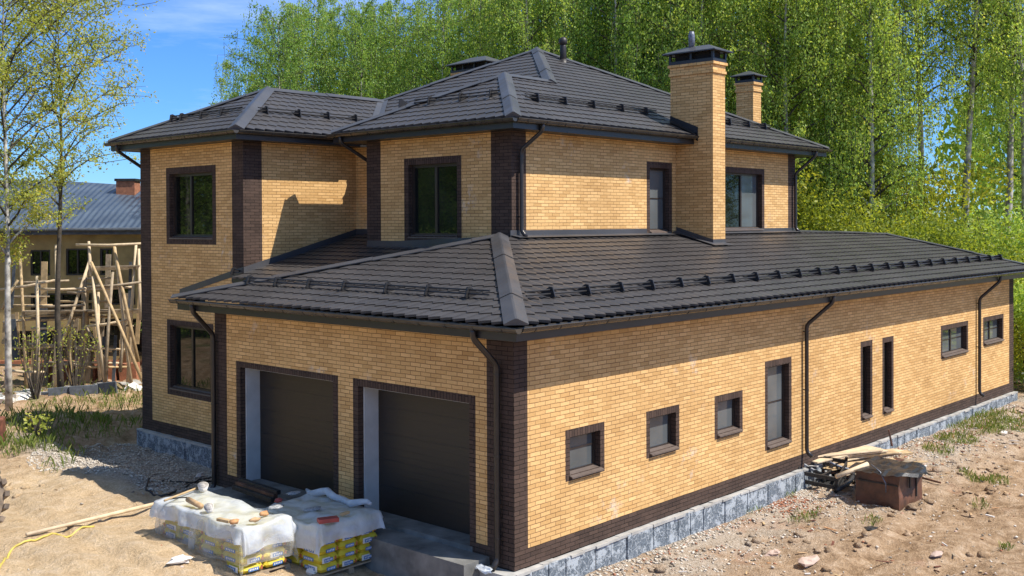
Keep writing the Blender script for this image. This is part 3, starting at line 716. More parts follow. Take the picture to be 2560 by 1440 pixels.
# chimneys
def chimney(x0_, x1_, y0_, y1_, z0, z1, name, capw=.13, open_=True, ridge=True, pipe=None, ch=.26, label=None):
    mb = MB(); mb.box(x0_, x1_, y0_, y1_, z0, z1-.30, 'yellow', 'bt')
    e = .035; mb.box(x0_-e, x1_+e, y0_-e, y1_+e, z1-.30, z1-.225, 'yellow'); mb.box(x0_-.01, x1_+.01, y0_-.01, y1_+.01, z1-.225, z1-.075, 'yellow', 'bt'); mb.box(x0_-.055, x1_+.055, y0_-.055, y1_+.055, z1-.075, z1, 'yellow')
    c = mb.build('chimney', house, label)
    k = MB(); a, b, d, f = x0_-.03, x1_+.03, y0_-.03, y1_+.03
    k.box(a, b, d, f, z1, z1+.09, 'trim')
    def post(xx, yy): k.box(xx-.03, xx+.03, yy-.03, yy+.03, z1+.09, z1+ch-.03, 'trim')
    k.box(a, b, d, f, z1+ch-.03, z1+ch, 'trim')
    nx_, ny_ = max(1, round((b-a)/.6)), max(1, round((f-d)/.55))
    for i in range(nx_+1): 
        for yy in (d+.03, f-.03): post(a+.03+(b-a-.06)*i/nx_, yy)
    for i in range(1, ny_):
        for xx in (a+.03, b-.03): post(xx, d+.03+(f-d-.06)*i/ny_)
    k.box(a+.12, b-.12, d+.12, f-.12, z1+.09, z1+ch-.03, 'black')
    A = [(a-capw, d-capw), (b+capw, d-capw), (b+capw, f+capw), (a-capw, f+capw)]; zc = z1+ch; w = min(b-a, f-d)/2+capw; hh = w*.42
    lo = [(x, y, zc) for x, y in A]; k.face([(x, y, zc-.012) for x, y in A][::-1], 'trim')
    for i in range(4): k.face([(A[i][0], A[i][1], zc-.03), (A[(i+1) % 4][0], A[(i+1) % 4][1], zc-.03), lo[(i+1) % 4], lo[i]], 'cap')
    cx, cy = (a+b)/2, (d+f)/2; L2 = ((f-d)-(b-a))/2
    p, q = ((cx, cy-L2, zc+hh), (cx, cy+L2, zc+hh)) if L2 > 0 else ((cx+L2, cy, zc+hh), (cx-L2, cy, zc+hh))
    if L2 > 0: k.face([lo[0], lo[1], p], 'cap'); k.face([lo[1], lo[2], q, p], 'cap'); k.face([lo[2], lo[3], q], 'cap'); k.face([lo[3], lo[0], p, q], 'cap')
    else: k.face([lo[0], lo[1], q, p], 'cap'); k.face([lo[1], lo[2], q], 'cap'); k.face([lo[2], lo[3], p, q], 'cap'); k.face([lo[3], lo[0], p], 'cap')
    k.build('chimney_cap', c)
    if pipe:
        t = MB(); t.tube([(pipe[0], pipe[1], zc+.05), (pipe[0], pipe[1], zc+.50), (pipe[0]-.01, pipe[1]-.01, zc+.60)], [.085, .085, .06], 'pipegrey', 12); t.build('flue_pipe', c, smooth=True)
    return c
M['pipegrey'] = plain('flue_steel', (.16, .18, .23), .45, .3, .5, 14, .4)
chimney(11.292, 11.89, 3.207, 4.52, 4.7, 9.875, 'chimney', .13, True, True, (11.60, 4.05), .30)
def chim_flash():
    mb = MB(); zq = ZE1+T1*(3.207-y0)
    a, b, c_ = 11.292, 11.89, 3.207
    mb.face([(a-.006, c_-.006, zq-.03), (a-.006, 4.345, zf-.02), (a-.006, 4.345, zf+.2), (a-.006, c_-.006, zq+.16)][::-1], 'cap')
    mb.face([(a-.006, c_-.006, zq-.05), (b+.006, c_-.006, zq-.05), (b+.006, c_-.006, zq+.16), (a-.006, c_-.006, zq+.16)], 'cap')
    mb.face([(a-.2, c_-.18, zq-.18*T1+.065), (b+.12, c_-.18, zq-.18*T1+.065), (b+.006, c_-.007, zq+.08), (a-.006, c_-.007, zq+.08)], 'cap')
    mb.face([(a-.2, c_-.18, zq-.18*T1+.065), (a-.007, c_-.007, zq+.08), (a-.007, 4.33, zf+.1), (a-.2, 4.33, zf+.07)], 'cap')
    mb.build('flashing', house); mb = MB()
    zq2 = lambda y: ZE2+T2*(y-yb)   # upper roof collar against the left face
    mb.face([(a-.006, 3.66, zq2(3.66)-.12), (a-.006, 4.53, zq2(4.53)-.02), (a-.006, 4.53, zq2(4.53)+.2), (a-.006, 3.66, zq2(3.66)+.26)][::-1], 'trim')
    mb.face([(a-.16, 3.70, zq2(3.70)+.06), (a-.16, 4.6, zq2(4.6)+.06), (a-.007, 4.6, zq2(4.6)+.1), (a-.007, 3.70, zq2(3.7)+.1)][::-1], 'trim')
    mb.build('flashing', house)
chim_flash()
c2 = at(1883, 300, 36.0)
chimney(c2.x, c2.x+.52, c2.y, c2.y+.64, 8.0, 10.36, 'chimney', .12, True, True, None, .24)
c3 = at(1215, 200, 39.5)
chimney(c3.x, c3.x+1.0, c3.y, c3.y+1.75, 8.5, 11.33, 'chimney', .16, True, True, None, .30)
# ball-topped vent pipe
vb = at(1408, 150, 33.2); v_ = MB(); 
v_.tube([(vb.x, vb.y, vb.z-.5), (vb.x, vb.y, vb.z+.42), (vb.x, vb.y, vb.z+.47)], [.105, .10, .085], 'ventpipe', 14)
pr = [(.085, .46), (.125, .50), (.135, .57), (.115, .65), (.06, .70), (.01, .71)]
v_.tube([(vb.x, vb.y, vb.z+z) for r, z in pr], [r for r, z in pr], 'ventpipe', 14); v_.tube([(vb.x, vb.y, vb.z-.3), (vb.x, vb.y, vb.z+.02)], [.2, .11], 'ventpipe', 14)
M['ventpipe'] = plain('vent_pipe_plastic', (.022, .018, .018), .5, 0, .2, 5)
v_.build('vent_pipe', house, smooth=True)
M['rustred'] = plain('rust_red', (.17, .06, .035), .85, 0, .6, 6, .6)
M['stonegrey'] = plain('grey_speckle', (.34, .35, .36), .85, 0, .6, 30, .4); M['pink'] = plain('pinkish_stone', (.48, .36, .30), .85, 0, .25, 6, .3)
# ------------------------------------------------------------------ building material on pallets
def filmmat(name, c, alpha, rough=.3):
    m, nt, b, o = newmat(name); v = coords(nt)
    b.inputs['Base Color'].default_value = rgba(c); b.inputs['Roughness'].default_value = rough
    tr = N(nt, 'BsdfTranslucent'); tr.inputs[0].default_value = rgba(c); mx = N(nt, 'MixShader'); mx.inputs[0].default_value = .35
    nt.links.new(b.outputs[0], mx.inputs[1]); nt.links.new(tr.outputs[0], mx.inputs[2])
    tp = N(nt, 'BsdfTransparent'); m2 = N(nt, 'MixShader'); nt.links.new(mx.outputs[0], m2.inputs[2]); nt.links.new(tp.outputs[0], m2.inputs[1])
    a = ramp(nt, nz(nt, v, 3.0, 4), [(.3, (alpha*.72,)*3), (.7, (min(1, alpha*1.25),)*3)]); nt.links.new(a, m2.inputs[0])
    nt.links.new(m2.outputs[0], o.inputs[0]); bump(nt, b, math_(nt, 'ADD', nz(nt, v, 7, 3), math_(nt, 'MULTIPLY', nz(nt, v, 22, 2), .12)), .55, .04); return m
M['film'] = filmmat('wrapping_film', (.74, .79, .86), .84, .25); M['film_clear'] = filmmat('clear_film', (.80, .80, .77), .30, .15)
def bagmat():
    m, nt, b, o = newmat('yellow_sack_paper'); v = coords(nt)
    col = ramp(nt, nz(nt, v, 5, 4), [(.3, (.62, .47, .03)), (.7, (.78, .63, .06))])
    nt.links.new(col, b.inputs['Base Color']); b.inputs['Roughness'].default_value = .5; bump(nt, b, nz(nt, v, 14, 3), .5, .02); return m
M['sack'] = bagmat(); M['print_blue'] = plain('print_blue', (.03, .16, .48), .5); M['print_white'] = plain('print_white', (.78, .77, .72), .5); M['print_red'] = plain('print_red', (.42, .12, .05), .5)
def bag_mesh(sx, sy, sz, variant):
    mb = MB(); nx, ny = 8, 8; rr = random.Random(variant)
    def P(i, j, top):
        u, v = i/nx*2-1, j/ny*2-1; e = (1-abs(u)**5)*(1-abs(v)**5); k = 1-.06*(u*u*v*v)
        z = sz*.5+(sz*.5*(e**.35) if top else -sz*.5*(e**.35)); return (u*sx/2*k, v*sy/2*k, z)
    for top in (True, False):
        for i in range(nx):
            for j in range(ny):
                q = [P(i, j, top), P(i+1, j, top), P(i+1, j+1, top), P(i, j+1, top)]; mb.face(q if top else q[::-1], 'sack')
    # printed panels on the two faces turned to the yard
    def panel(face, a, b, c, d, mat, off):
        if face == 's': q = [(a*sx/2, -sy/2*.985-off, c*sz), (b*sx/2, -sy/2*.985-off, c*sz), (b*sx/2, -sy/2*.985-off, d*sz), (a*sx/2, -sy/2*.985-off, d*sz)]
        else: q = [(-sx/2*.985-off, b*sy/2, c*sz), (-sx/2*.985-off, a*sy/2, c*sz), (-sx/2*.985-off, a*sy/2, d*sz), (-sx/2*.985-off, b*sy/2, d*sz)]
        mb.face(q, mat)
    for f in 'sw':
        o = rr.uniform(-.15, .15)
        if (variant+(f == 's')) % 3 == 0: panel(f, -.75+o, -.0+o, .22, .80, 'print_white', .004)
        panel(f, -.55+o, .30+o, .30, .66, 'print_blue', .006)
        for k in range(5): 
            a = -.46+o+k*.145; panel(f, a, a+.09, .38+.03*(k % 2), .58, 'print_white', .008)
        panel(f, .46+o, .62+o, .30, .72, 'print_red', .006)
    return mb
BAGS = {}
def stack(xr_, yr_, layers, zb, label, group, skew=.0, seed=0):
    rr = random.Random(seed); nx = max(1, round((xr_[1]-xr_[0])/.46)); ny = max(1, round((yr_[1]-yr_[0])/.62)); sx, sy = (xr_[1]-xr_[0])/nx, (yr_[1]-yr_[0])/ny
    for L in range(layers):
        for i in range(nx):
            for j in range(ny):
                if 0 < i < nx-1 and 0 < j < ny-1: continue
                if i == nx-1 and j == ny-1 and L < layers-1: continue
                key = (round(sx, 3), round(sy, 3), rr.randint(0, 2))
                if key not in BAGS:
                    o = bag_mesh(sx*1.02, sy*1.02, .162, key[2]+len(BAGS)).build('cement_bag', smooth=True); BAGS[key] = o.data; first = o
                else:
                    o = bpy.data.objects.new('cement_bag', BAGS[key]); COL.objects.link(o)
                o.location = (xr_[0]+sx*(i+.5)+rr.uniform(-.012, .012), yr_[0]+sy*(j+.5)+rr.uniform(-.012, .012), zb+L*.150)
                o.rotation_euler = (0, 0, rr.uniform(-.03, .03)); tag(o, label, 'bag', group)
    # the wooden pallet below
    p = MB(); a, b, c, d = xr_[0]-.02, xr_[1]+.02, yr_[0]-.02, yr_[1]+.02
    for k in range(6):
        w = (d-c)/6; p.box(a, b, c+w*k+.02, c+w*(k+1)-.02, zb-.025, zb-.002, 'woodgrey')
    for k in range(3):
        x = a+(b-a-.1)*k/2; p.box(x, x+.1, c, d, zb-.12, zb-.026, 'woodgrey')
    return p.build('pallet', None, 'grey wooden pallet under '+label.split(' in ')[-1], 'pallet', 'pallets under the sacks')
zL = gh0(-2.3, 4.4)-.09; zR = gh0(-1.0, 3.8)-.10
XL, YLf, YLb, XR_, YR_ = (-2.86, -1.93), (3.48, 4.86), (4.98, 6.20), (-1.74, -.42), (2.86, 4.72)
stack(XL, YLf, 5, zL, 'yellow paper sack in the front stack under the sunlit white film', 'yellow sacks in the front stack', seed=1)
stack((-2.78, -1.90), YLb, 5, zL, 'yellow paper sack in the rear stack under the sunlit white film', 'yellow sacks in the rear stack', seed=2)
stack(XR_, YR_, 5, zR, 'yellow paper sack in the shaded stack nearest the right garage door', 'yellow sacks in the shaded stack', seed=3)
def drape(name, x0_, x1_, y0_, y1_, zt, hang, mat, label, seed, bulge=.05, amp=.045, folds=7, n=70, top=True, cat='plastic sheet', off=.03):
    "a sheet lying on the rectangle, hanging over each side by hang=(west,east,south,north); folds near the hem"
    mb = MB(); o = Vector((seed*3.1, seed*1.7, 0)); hw_, he, hs, hn = hang
    us = np.linspace(x0_-hw_, x1_+he, n); vs_ = np.linspace(y0_-hs, y1_+hn, n); P = {}
    for i, u in enumerate(us):
        for j, v in enumerate(vs_):
            cx, cy = min(max(u, x0_), x1_), min(max(v, y0_), y1_); du, dv = u-cx, v-cy; dd = math.hypot(du, dv)
            w = noise.noise(Vector((u*1.4, v*1.4, 0))+o)*amp*1.4+noise.noise(Vector((u*4.2, v*4.2, 2))+o)*amp*.6+abs(noise.noise(Vector((u*2.3, v*2.3, 9))+o))*amp
            if dd < 1e-6: P[i, j] = (u, v, zt+w+.012*math.sin(u*9+v*4)); continue
            nx_, ny_ = du/dd, dv/dd; s_ = u*folds if abs(ny_) > abs(nx_) else v*folds
            if abs(nx_*ny_) > .02: s_ = math.atan2(ny_, nx_)*4
            out = off+bulge*min(1, dd/.2)+.05*math.sin(s_+seed)*min(1, dd/.3)+noise.noise(Vector((u*3, v*3, 4))+o)*.07*min(1, dd/.25)
            ragged = .08*noise.noise(Vector((u*1.3, v*1.3, 20))+o)
            P[i, j] = (cx+nx_*out, cy+ny_*out, zt+w*max(0, 1-dd*4)-dd*(1+ragged)*.97)
    for i in range(n-1):
        for j in range(n-1):
            if not top and x0_+.03 < us[i] < x1_-.03 and y0_+.03 < vs_[j] < y1_-.03: continue
            mb.face([P[i, j], P[i+1, j], P[i+1, j+1], P[i, j+1]], mat)
    me_n = mb.build(name, None, label, cat, smooth=True)
    bm = bmesh.new(); bm.from_mesh(me_n.data); bmesh.ops.remove_doubles(bm, verts=bm.verts, dist=1e-4); bm.to_mesh(me_n.data); bm.free(); return me_n
tL = zL+5*.150+.06; tR = zR+5*.150+.09
drape('plastic_sheet', XL[0], XL[1], 3.45, 6.22, tL, (.26, .22, .40, .2), 'film', 'white plastic sheet thrown over the two sunlit stacks of yellow sacks', 3)
drape('plastic_sheet', XR_[0], XR_[1], YR_[0], YR_[1], tR, (.46, .12, .30, .2), 'film', 'bluish white plastic sheet over the shaded stack by the right garage door', 8, amp=.05)
drape('clear_film', XL[0], XL[1], YLf[0], YLf[1], tL-.03, (.60, .5, .60, .5), 'film_clear', 'clear hanging film round the front sunlit stack of sacks', 5, .07, .02, 5, 50, False, 'plastic film', .02)
drape('clear_film', -2.78, -1.9, YLb[0], YLb[1], tL-.03, (.60, .5, .5, .5), 'film_clear', 'clear hanging film round the rear sunlit stack of sacks', 6, .05, .02, 5, 50, False, 'plastic film', .015)
# a rolled edge of the sheet along the back of the shaded stack
mb = MB(); pts = [(-.55+.05*math.sin(k*1.7), 2.95+k*.16, tR+.09+.05*math.sin(k*.9+1)) for k in range(13)]; mb.tube(pts, [.03, .05, .06, .07, .06, .06, .06, .07, .07, .07, .06, .05, .03], 'film', 9)
mb.build('rolled_film', None, 'rolled up edge of white film lying on top of the shaded stack', 'plastic film', smooth=True)
# scraps lying on the sheets
def scrap(name, pts, mat, label, cat, kind='blob', seed=0):
    mb = MB()
    if kind == 'blob': mb.blob(pts[0], pts[1], mat, seed, .35)
    elif kind == 'box': mb.bar(*pts, mat)
    elif kind == 'tube': mb.tube(pts[0], pts[1], mat, 10)
    return mb.build(name, None, label, cat, bevel=.006 if kind == 'box' else 0, smooth=(kind != 'box'))
def L(px, py, dz=0): p = on_z(px, py, tL+.05); return Vector((p.x, p.y, tL+.045+dz))
def Rr(px, py, dz=0): p = on_z(px, py, tR+.05); return Vector((p.x, p.y, tR+.045+dz))
scrap('paper_tube', ([L(470, 1255, .05), L(503, 1272, .05)], .05), 'cardboard', 'short brown cardboard tube on the sunlit sheet', 'tube', 'tube')
def cup(c, r, h, tilt, label):
    mb = MB(); a = Vector(tilt).normalized(); prof = [(r*.7, 0), (r, h), (r*.92, h), (r*.62, .02)]
    mb.tube([Vector(c)+a*z for rr_, z in prof], [rr_ for rr_, z in prof], 'paper', 14, False); mb.tube([Vector(c)+a*.004, Vector(c)+a*.02], r*.66, 'cardboard', 14); return mb.build('paper_cup', None, label, 'cup', smooth=True)
cup(L(524, 1276, .0), .085, .12, (-.45, -.5, .8), 'white cup lying open in the middle of the sunlit sheet'); cup(Vector((-2.02, 6.02, tL+.05)), .10, .13, (-.2, -.4, .9), 'white cup standing on the far edge of the sunlit sheet')
scrap('brick_fragment', (L(660, 1288, .03), (.10, .06, .045)), 'orange', 'orange brick fragment near the right end of the sunlit sheet', 'brick fragment', seed=4)
scrap('brick_fragment', (L(585, 1308, .03), (.11, .05, .045)), 'orange', 'pale orange brick fragment at the front rim of the sunlit sheet', 'brick fragment', seed=5)
scrap('brick_fragment', (L(638, 1303, .03), (.12, .05, .04)), 'cardboard', 'tan brick fragment between two others on the sunlit sheet', 'brick fragment', seed=6)
scrap('tile_offcut', ((L(545, 1300, .02), L(575, 1306, .02), .08, .05)), 'wood', 'thin tan wooden offcut on the sunlit sheet', 'wood offcut', 'box')
scrap('pole', ([Vector((-2.98, 5.72, tL+.10)), Vector((-2.5, 5.95, tL+.09)), Vector((-1.95, 6.16, tL+.10))], [.020, .020, .017]), 'wood', 'thin wooden pole laid along the rear of the sunlit sheet', 'pole', 'tube')
scrap('twig', ([L(425, 1251, .03), L(450, 1250, .05), L(468, 1247, .03)], [.012, .014, .01]), 'charcoal', 'small black crooked strip on the sunlit sheet', 'strip', 'tube')
scrap('brick_fragment', ((Rr(795, 1306, .03), Rr(845, 1300, .03), .17, .07)), 'redscrap', 'flat red block on the front of the shaded sheet', 'block', 'box')
scrap('brick_fragment', (Rr(697, 1254, .03), (.09, .06, .04)), 'redscrap', 'small dark red lump in the middle of the shaded sheet', 'block', seed=10)
scrap('wood_block', ((Rr(852, 1290, .03), Rr(872, 1284, .03), .06, .05)), 'wood', 'small yellow wooden block on the shaded sheet', 'wood block', 'box')
scrap('mesh_scrap', (Rr(780, 1275, .02), (.20, .11, .03)), 'stonegrey', 'grey speckled scrap lying across the shaded sheet', 'scrap', seed=12)
scrap('mesh_scrap', (Rr(735, 1236, .03), (.17, .10, .03)), 'stonegrey', 'dark speckled scrap at the back of the shaded sheet', 'scrap', seed=13)
scrap('crumpled_paper', (L(690, 1270, .02), (.16, .10, .03)), 'stonegrey', 'crumpled grey speckled paper at the right end of the sunlit sheet', 'paper', seed=14)
# things in front of the doors
mb = MB(); c = Vector((-.62, 6.55, .30)); 
for k in range(3): mb.bar(c+Vector((.07*k, -.75, .06*k)), c+Vector((.07*k+.05, .65, .06*k+.02)), .10, .09, 'rust' if k == 1 else 'charcoal')
mb.build('plank_stack', None, 'dark charred planks lying across the left garage doorstep', 'planks', bevel=.008)
g = lambda x, y: gh(x, y)
def path(name, pts, r, mat, label, cat, n=8, dz=.0):
    P = [Vector(p) for p in pts]; out = []
    for i in range(len(P)-1):
        a, b, c_, d = P[max(i-1, 0)], P[i], P[i+1], P[min(i+2, len(P)-1)]
        for k in range(8):
            t = k/8; out.append(.5*((2*b)+(-a+c_)*t+(2*a-5*b+4*c_-d)*t*t+(-a+3*b-3*c_+d)*t**3))
    out.append(P[-1]); out = [Vector((q.x, q.y, max(g(q.x, q.y), -9)+r*.8+dz+(q.z if q.z > 0 else 0))) for q in out]
    mb = MB(); mb.tube(out, r, mat, n); return mb.build(name, None, label, cat, smooth=True)
def gz(px, py):
    z = 0.0
    for _ in range(12): p = on_z(px, py, z); z = gh0(p.x, p.y)
    return on_z(px, py, z)
def gp(*pp): return [(gz(a, b).x, gz(a, b).y, 0) for a, b in pp]
path('yellow_hose', gp((-25, 1470), (8, 1425), (22, 1392), (60, 1366), (140, 1344), (235, 1316)), .020, 'hose_y', 'thin yellow hose curving across the sand to the long pole', 'hose')
path('black_hose', gp((542, 1196), (470, 1208), (400, 1206), (366, 1216), (378, 1228), (430, 1228), (470, 1214), (540, 1190)), .022, 'hose_k', 'black hose looped on the ground by the left downpipe', 'hose')
pp = gp((66, 1357), (402, 1263)); mb = MB(); a, b = Vector(pp[0]), Vector(pp[1]); a.z, b.z = g(a.x, a.y)+.09, g(b.x, b.y)+.10
mb.tube([a, a.lerp(b, .3), a.lerp(b, .65), b], [.032, .036, .04, .038], 'woodpale', 8); mb.build('long_pole', None, 'long peeled wooden pole lying on the sand', 'pole', smooth=True)
# tractor tyre and rusty drum at the left edge
def tyre(c, r, w, axis_, label):
    root = empty('tractor_tyre', c, label, 'tyre'); ax = Vector(axis_).normalized(); up = Vector((0, 0, 1)); sd = ax.cross(up).normalized(); up = sd.cross(ax)
    prof = [(.55, -.5), (.80, -.55), (.95, -.45), (1.0, -.2), (1.0, .2), (.95, .45), (.80, .55), (.55, .5)]; mb = MB(); n = 40; c = Vector(c)
    ring = lambda k: [c+ax*(p[1]*w)+(sd*math.cos(2*math.pi*k/n)+up*math.sin(2*math.pi*k/n))*(p[0]*r) for p in prof]
    for k in range(n):
        A, B = ring(k), ring(k+1)
        for j in range(len(prof)): mb.face([A[j], A[(j+1) % 8], B[(j+1) % 8], B[j]], 'rubber')
    mb.build('tyre_casing', root, smooth=True); mb = MB()
    for k in range(22):
        for s_ in (-1, 1):
            t = 2*math.pi*(k+(.5 if s_ > 0 else 0))/22; d = sd*math.cos(t)+up*math.sin(t); tg = -sd*math.sin(t)+up*math.cos(t)
            mb.obox(c+d*r*1.0+ax*s_*w*.28, ax*w*.27+tg*.07*s_, tg*.05, d*.045, 'rubber')
    mb.build('tread', root, bevel=.01); mb = MB(); mb.tube([c-ax*w*.35, c+ax*w*.35], r*.56, 'rust', 24); mb.build('rim', root); return root
tp = gz(18, 1330); tyre((tp.x-.88, tp.y+.10, gh0(tp.x, tp.y)+.72), .80, .62, (.12, 1, 0), 'dusty ridged tractor tyre at the left edge of the sand')
dp = gz(4, 1118); mb = MB(); mb.bar((dp.x-.5, dp.y+.3, gh0(dp.x, dp.y)+.22), (dp.x+.05, dp.y-.05, gh0(dp.x, dp.y)+.25), .5, .62, 'rustred'); mb.build('rusty_block', None, 'rusty red block half hidden in the grass at the left edge', 'block', bevel=.04)
# white scraps on the sand
k = 0
for px, py, rx, mat, lab in ((450, 1420, .26, 'paper', 'flat white paper sack lying on the sand left of the stacks'), (782, 1432, .13, 'paper', 'small crumpled white wrapper in front of the shaded stack'), (500, 1193, .12, 'paper', 'pale blue scrap beside the left downpipe'),
                             (1205, 1408, .0, 'film', ''), (335, 982, .42, 'white', 'white plaster lump near the left corner of the house'), (40, 1005, .5, 'white', 'flat whitish slab in the grass beside the scaffold')):
    if not rx: continue
    p = gz(px, py); mb = MB(); mb.blob((p.x, p.y, g(p.x, p.y)+.05), (rx, rx*.6, .06 if rx < .4 else .2), mat, 40+k, .4); k += 1; mb.build('scrap', None, lab, 'scrap')
p = on_z(1190, 1408, .0); mb = MB(); 
for q in range(3): mb.blob((-.22-.05*q, .85-.25*q, .03), (.10, .15, .05), 'film', 70+q, .5)
mb.build('plastic_bag', None, 'crumpled bluish plastic bag by the right downpipe foot', 'plastic bag')

# ------------------------------------------------------------------ rubbish heap by the right wall
bx = [on_z(2140, 1243, -.5), on_z(2248, 1264, -.5), on_z(2305, 1238, -.5)]
e1, e2 = (bx[1]-bx[0]), (bx[2]-bx[1]); c0 = bx[0]; hB = .80
def boxmesh():
    mb = MB(); n = 10; P = lambda u, v, z: c0+e1*u+e2*v+Vector((0, 0, z))
    def rough(p, a=.035): 
        q = Vector(p); return q+Vector((noise.noise(q*3.1), noise.noise(q*3.1+Vector((9, 0, 0))), noise.noise(q*3.1+Vector((0, 9, 0)))))*a
    for (a, b) in (((0, 0), (1, 0)), ((1, 0), (1, 1)), ((1, 1), (0, 1)), ((0, 1), (0, 0))):
        for i in range(n):
            for j in range(6):
                f = lambda s_, z: rough(P(a[0]+(b[0]-a[0])*s_, a[1]+(b[1]-a[1])*s_, z*hB-.12))
                mb.face([f(i/n, j/6), f((i+1)/n, j/6), f((i+1)/n, (j+1)/6), f(i/n, (j+1)/6)], 'rust')
    for i in range(n):
        for j in range(n): mb.face([rough(P(i/n, j/n, hB-.14)), rough(P((i+1)/n, j/n, hB-.14)), rough(P((i+1)/n, (j+1)/n, hB-.14)), rough(P(i/n, (j+1)/n, hB-.14))], 'rust')
    return mb
root = empty('metal_box', c0, 'rusty brown sheet metal box standing on the dirt by the right wall', 'box')
boxmesh().build('body', root)
mb = MB(); nr_ = Vector((e2.x, e2.y, 0)).cross(Vector((0, 0, 1))).normalized()
n1_ = -e2.normalized(); n2_ = e1.normalized()
for a_, b_, w_ in ((c0+e1+e2*.42+n2_*.02+Vector((0, 0, .30)), c0+e1+e2*.42+n2_*.02+Vector((0, 0, hB-.2)), .03), (c0+e1*.04+n1_*.02+Vector((0, 0, .42)), c0+e1*.96+n1_*.02+Vector((0, 0, .42)), .03), (c0+e1*1.02+e2*.7+Vector((0, 0, .05)), c0+e1*1.02+e2*.7+Vector((0, 0, hB-.15)), .04)):
    mb = MB(); mb.bar(a_, b_, w_, w_, 'charcoal'); mb.build('strap', root)
mb = MB()
cp = [c0+e1*.72+n1_*.05+Vector((0, 0, .25)), c0+e1*.74+n1_*.10+Vector((0, 0, .45)), c0+e1*.6+n1_*.07+Vector((0, 0, .68)), c0+e1*.35+Vector((0, 0, .80))]; mb.tube(cp, .014, 'pipegrey', 7); mb.build('cable', None, 'thin grey cable hanging over the rusty box', 'cable', smooth=True)
# black tarp on the box
mb = MB(); n = 22; TP = {}
for i in range(n+1):
    for j in range(9):
        u, v = -.12+1.45*i/n, -.12+1.3*j/8; q = c0+e1*u*1.0+e2*v
        droop = .05*sm(1.02, 1.35, u) + .06*sm(.02, -.12, v)+.08*sm(1.0, 1.18, v); v = .5+(v-.5)*(1-.75*sm(.95, 1.33, u)); q = c0+e1*u*1.0+e2*v
        TP[i, j] = (q.x, q.y, q.z+hB-.10-droop+.05*noise.noise(Vector((u*5, v*5, 1)))+.03*noise.noise(Vector((u*13, v*13, 1))))
for i in range(n):
    for j in range(8): mb.face([TP[i, j], TP[i+1, j], TP[i+1, j+1], TP[i, j+1]], 'tarp')
mb.build('black_tarp', None, 'torn black tarp folded on top of the rusty box', 'tarp', smooth=True)
# boards fanned out behind
rr = random.Random(11); cb = on_z(2210, 1155, -.1)
bl = ['palest broad board on top of the heap', 'upper board of the heap with a split end', 'middle board of the heap turned to the wall', 'low board of the heap beside the box', 'narrow board of the heap touching the tarp', 'board jutting left from the heap', 'dark lower board under the pale ones', 'short broken board in the heap', 'board leaning on the plinth blocks', 'rough edged board of the heap nearest the grass']
a0 = on_z(2085, 1185, .1); 
for k in range(16):
    t = k/9; base = Vector((11.75+.22*(k % 5)-.1, -.25-.14*(k % 10)*.55-.05*(k > 9), -.28+.05*(9-k % 10)*.8+.02*(k > 9)))
    d = Vector((.96, -.20-.03*k, .03+rr.uniform(-.03, .03))).normalized(); Lb = rr.uniform(1.9, 2.6); 
    mb = MB(); mb.bar(base-d*Lb*.55, base+d*Lb*.45, rr.uniform(.22, .34), .035, ('woodpale', 'woodpale', 'wood', 'woodpale', 'wood', 'wood', 'rust', 'woodgrey', 'woodpale', 'wood')[k % 10], (rr.uniform(-.2, .2), rr.uniform(-.15, .15), 1))
    mb.build('board', None, (bl[k]+' by the right wall') if k < 10 else 'thin pale board squeezed among the others in the heap by the right wall', 'board', 'boards in the heap', bevel=.006)
mb = MB(); p0, p1 = on_z(2090, 1192, .0), on_z(2140, 1172, .15); mb.tube([p0, p1+(p1-p0)*.6], [.05, .055], 'woodpale', 9); mb.build('round_post', None, 'short round post sticking out of the heap towards the crate', 'post', smooth=True)
for px, py, lab in ((2330, 1200, 'brown iron rod lying right of the rusty box'), (2230, 1105, 'dark stake stuck behind the boards')):
    a = on_z(px-25, py-6, -.42); b = on_z(px+22, py+7, -.45)
    if 'stake' in lab: a, b = on_z(px, 1115, -.1), on_z(px-8, 1115, -.1)+Vector((0, 0, .42))
    mb = MB(); mb.tube([a, b], [.03, .022], 'rust', 7); mb.build('rod', None, lab, 'rod')
# black crate and tubes
cr = on_z(2062, 1222, -.5); root = empty('black_crate', cr, 'charred black crate full of scrap at the foot of the plinth', 'crate')
mb = MB(); rr = random.Random(5); cc = cr+Vector((.15, .15, .32)); qx, qy = Vector((.50, .12, .10)), Vector((-.15, .42, .05)); qz = qx.cross(qy).normalized()
for s_ in (-1, 1):
    for z in (-.24, -.05, .15): mb.obox(cc+qy*s_+qz*z, qx, qy.normalized()*.015, qz*.045, 'charcoal'); mb.obox(cc+qx*s_+qz*z, qx.normalized()*.015, qy, qz*.045, 'charcoal')
    for t_ in (-1, 1): mb.obox(cc+qx*s_*.97+qy*t_*.97, qx.normalized()*.03, qy.normalized()*.03, qz*.28, 'charcoal')
mb.obox(cc-qz*.27, qx, qy, qz*.015, 'charcoal'); mb.build('body', root)
mb = MB()
for k in range(26):
    q = cc+qx*rr.uniform(-.8, .8)+qy*rr.uniform(-.8, .8)+qz*rr.uniform(-.1, .22); mb.obox(q, Vector((rr.uniform(-1, 1), rr.uniform(-1, 1), rr.uniform(-.4, .4))).normalized()*rr.uniform(.05, .17), Vector((rr.uniform(-1, 1), rr.uniform(-1, 1), .2)).normalized()*.03, Vector((0, 0, 1))*rr.uniform(.012, .04), 'tarp' if k % 3 else 'stonegrey')
mb.build('scrap_filling', root)
mb = MB(); pts = [cr+Vector((-.25+.28*k, -.40-.05*k+.02*k*k, .08+.03*k)) for k in range(6)]; mb.tube(pts, .055, 'hose_k', 9); mb.build('corrugated_pipe', None, 'thick black pipe lying in front of the charred crate', 'pipe', smooth=True)
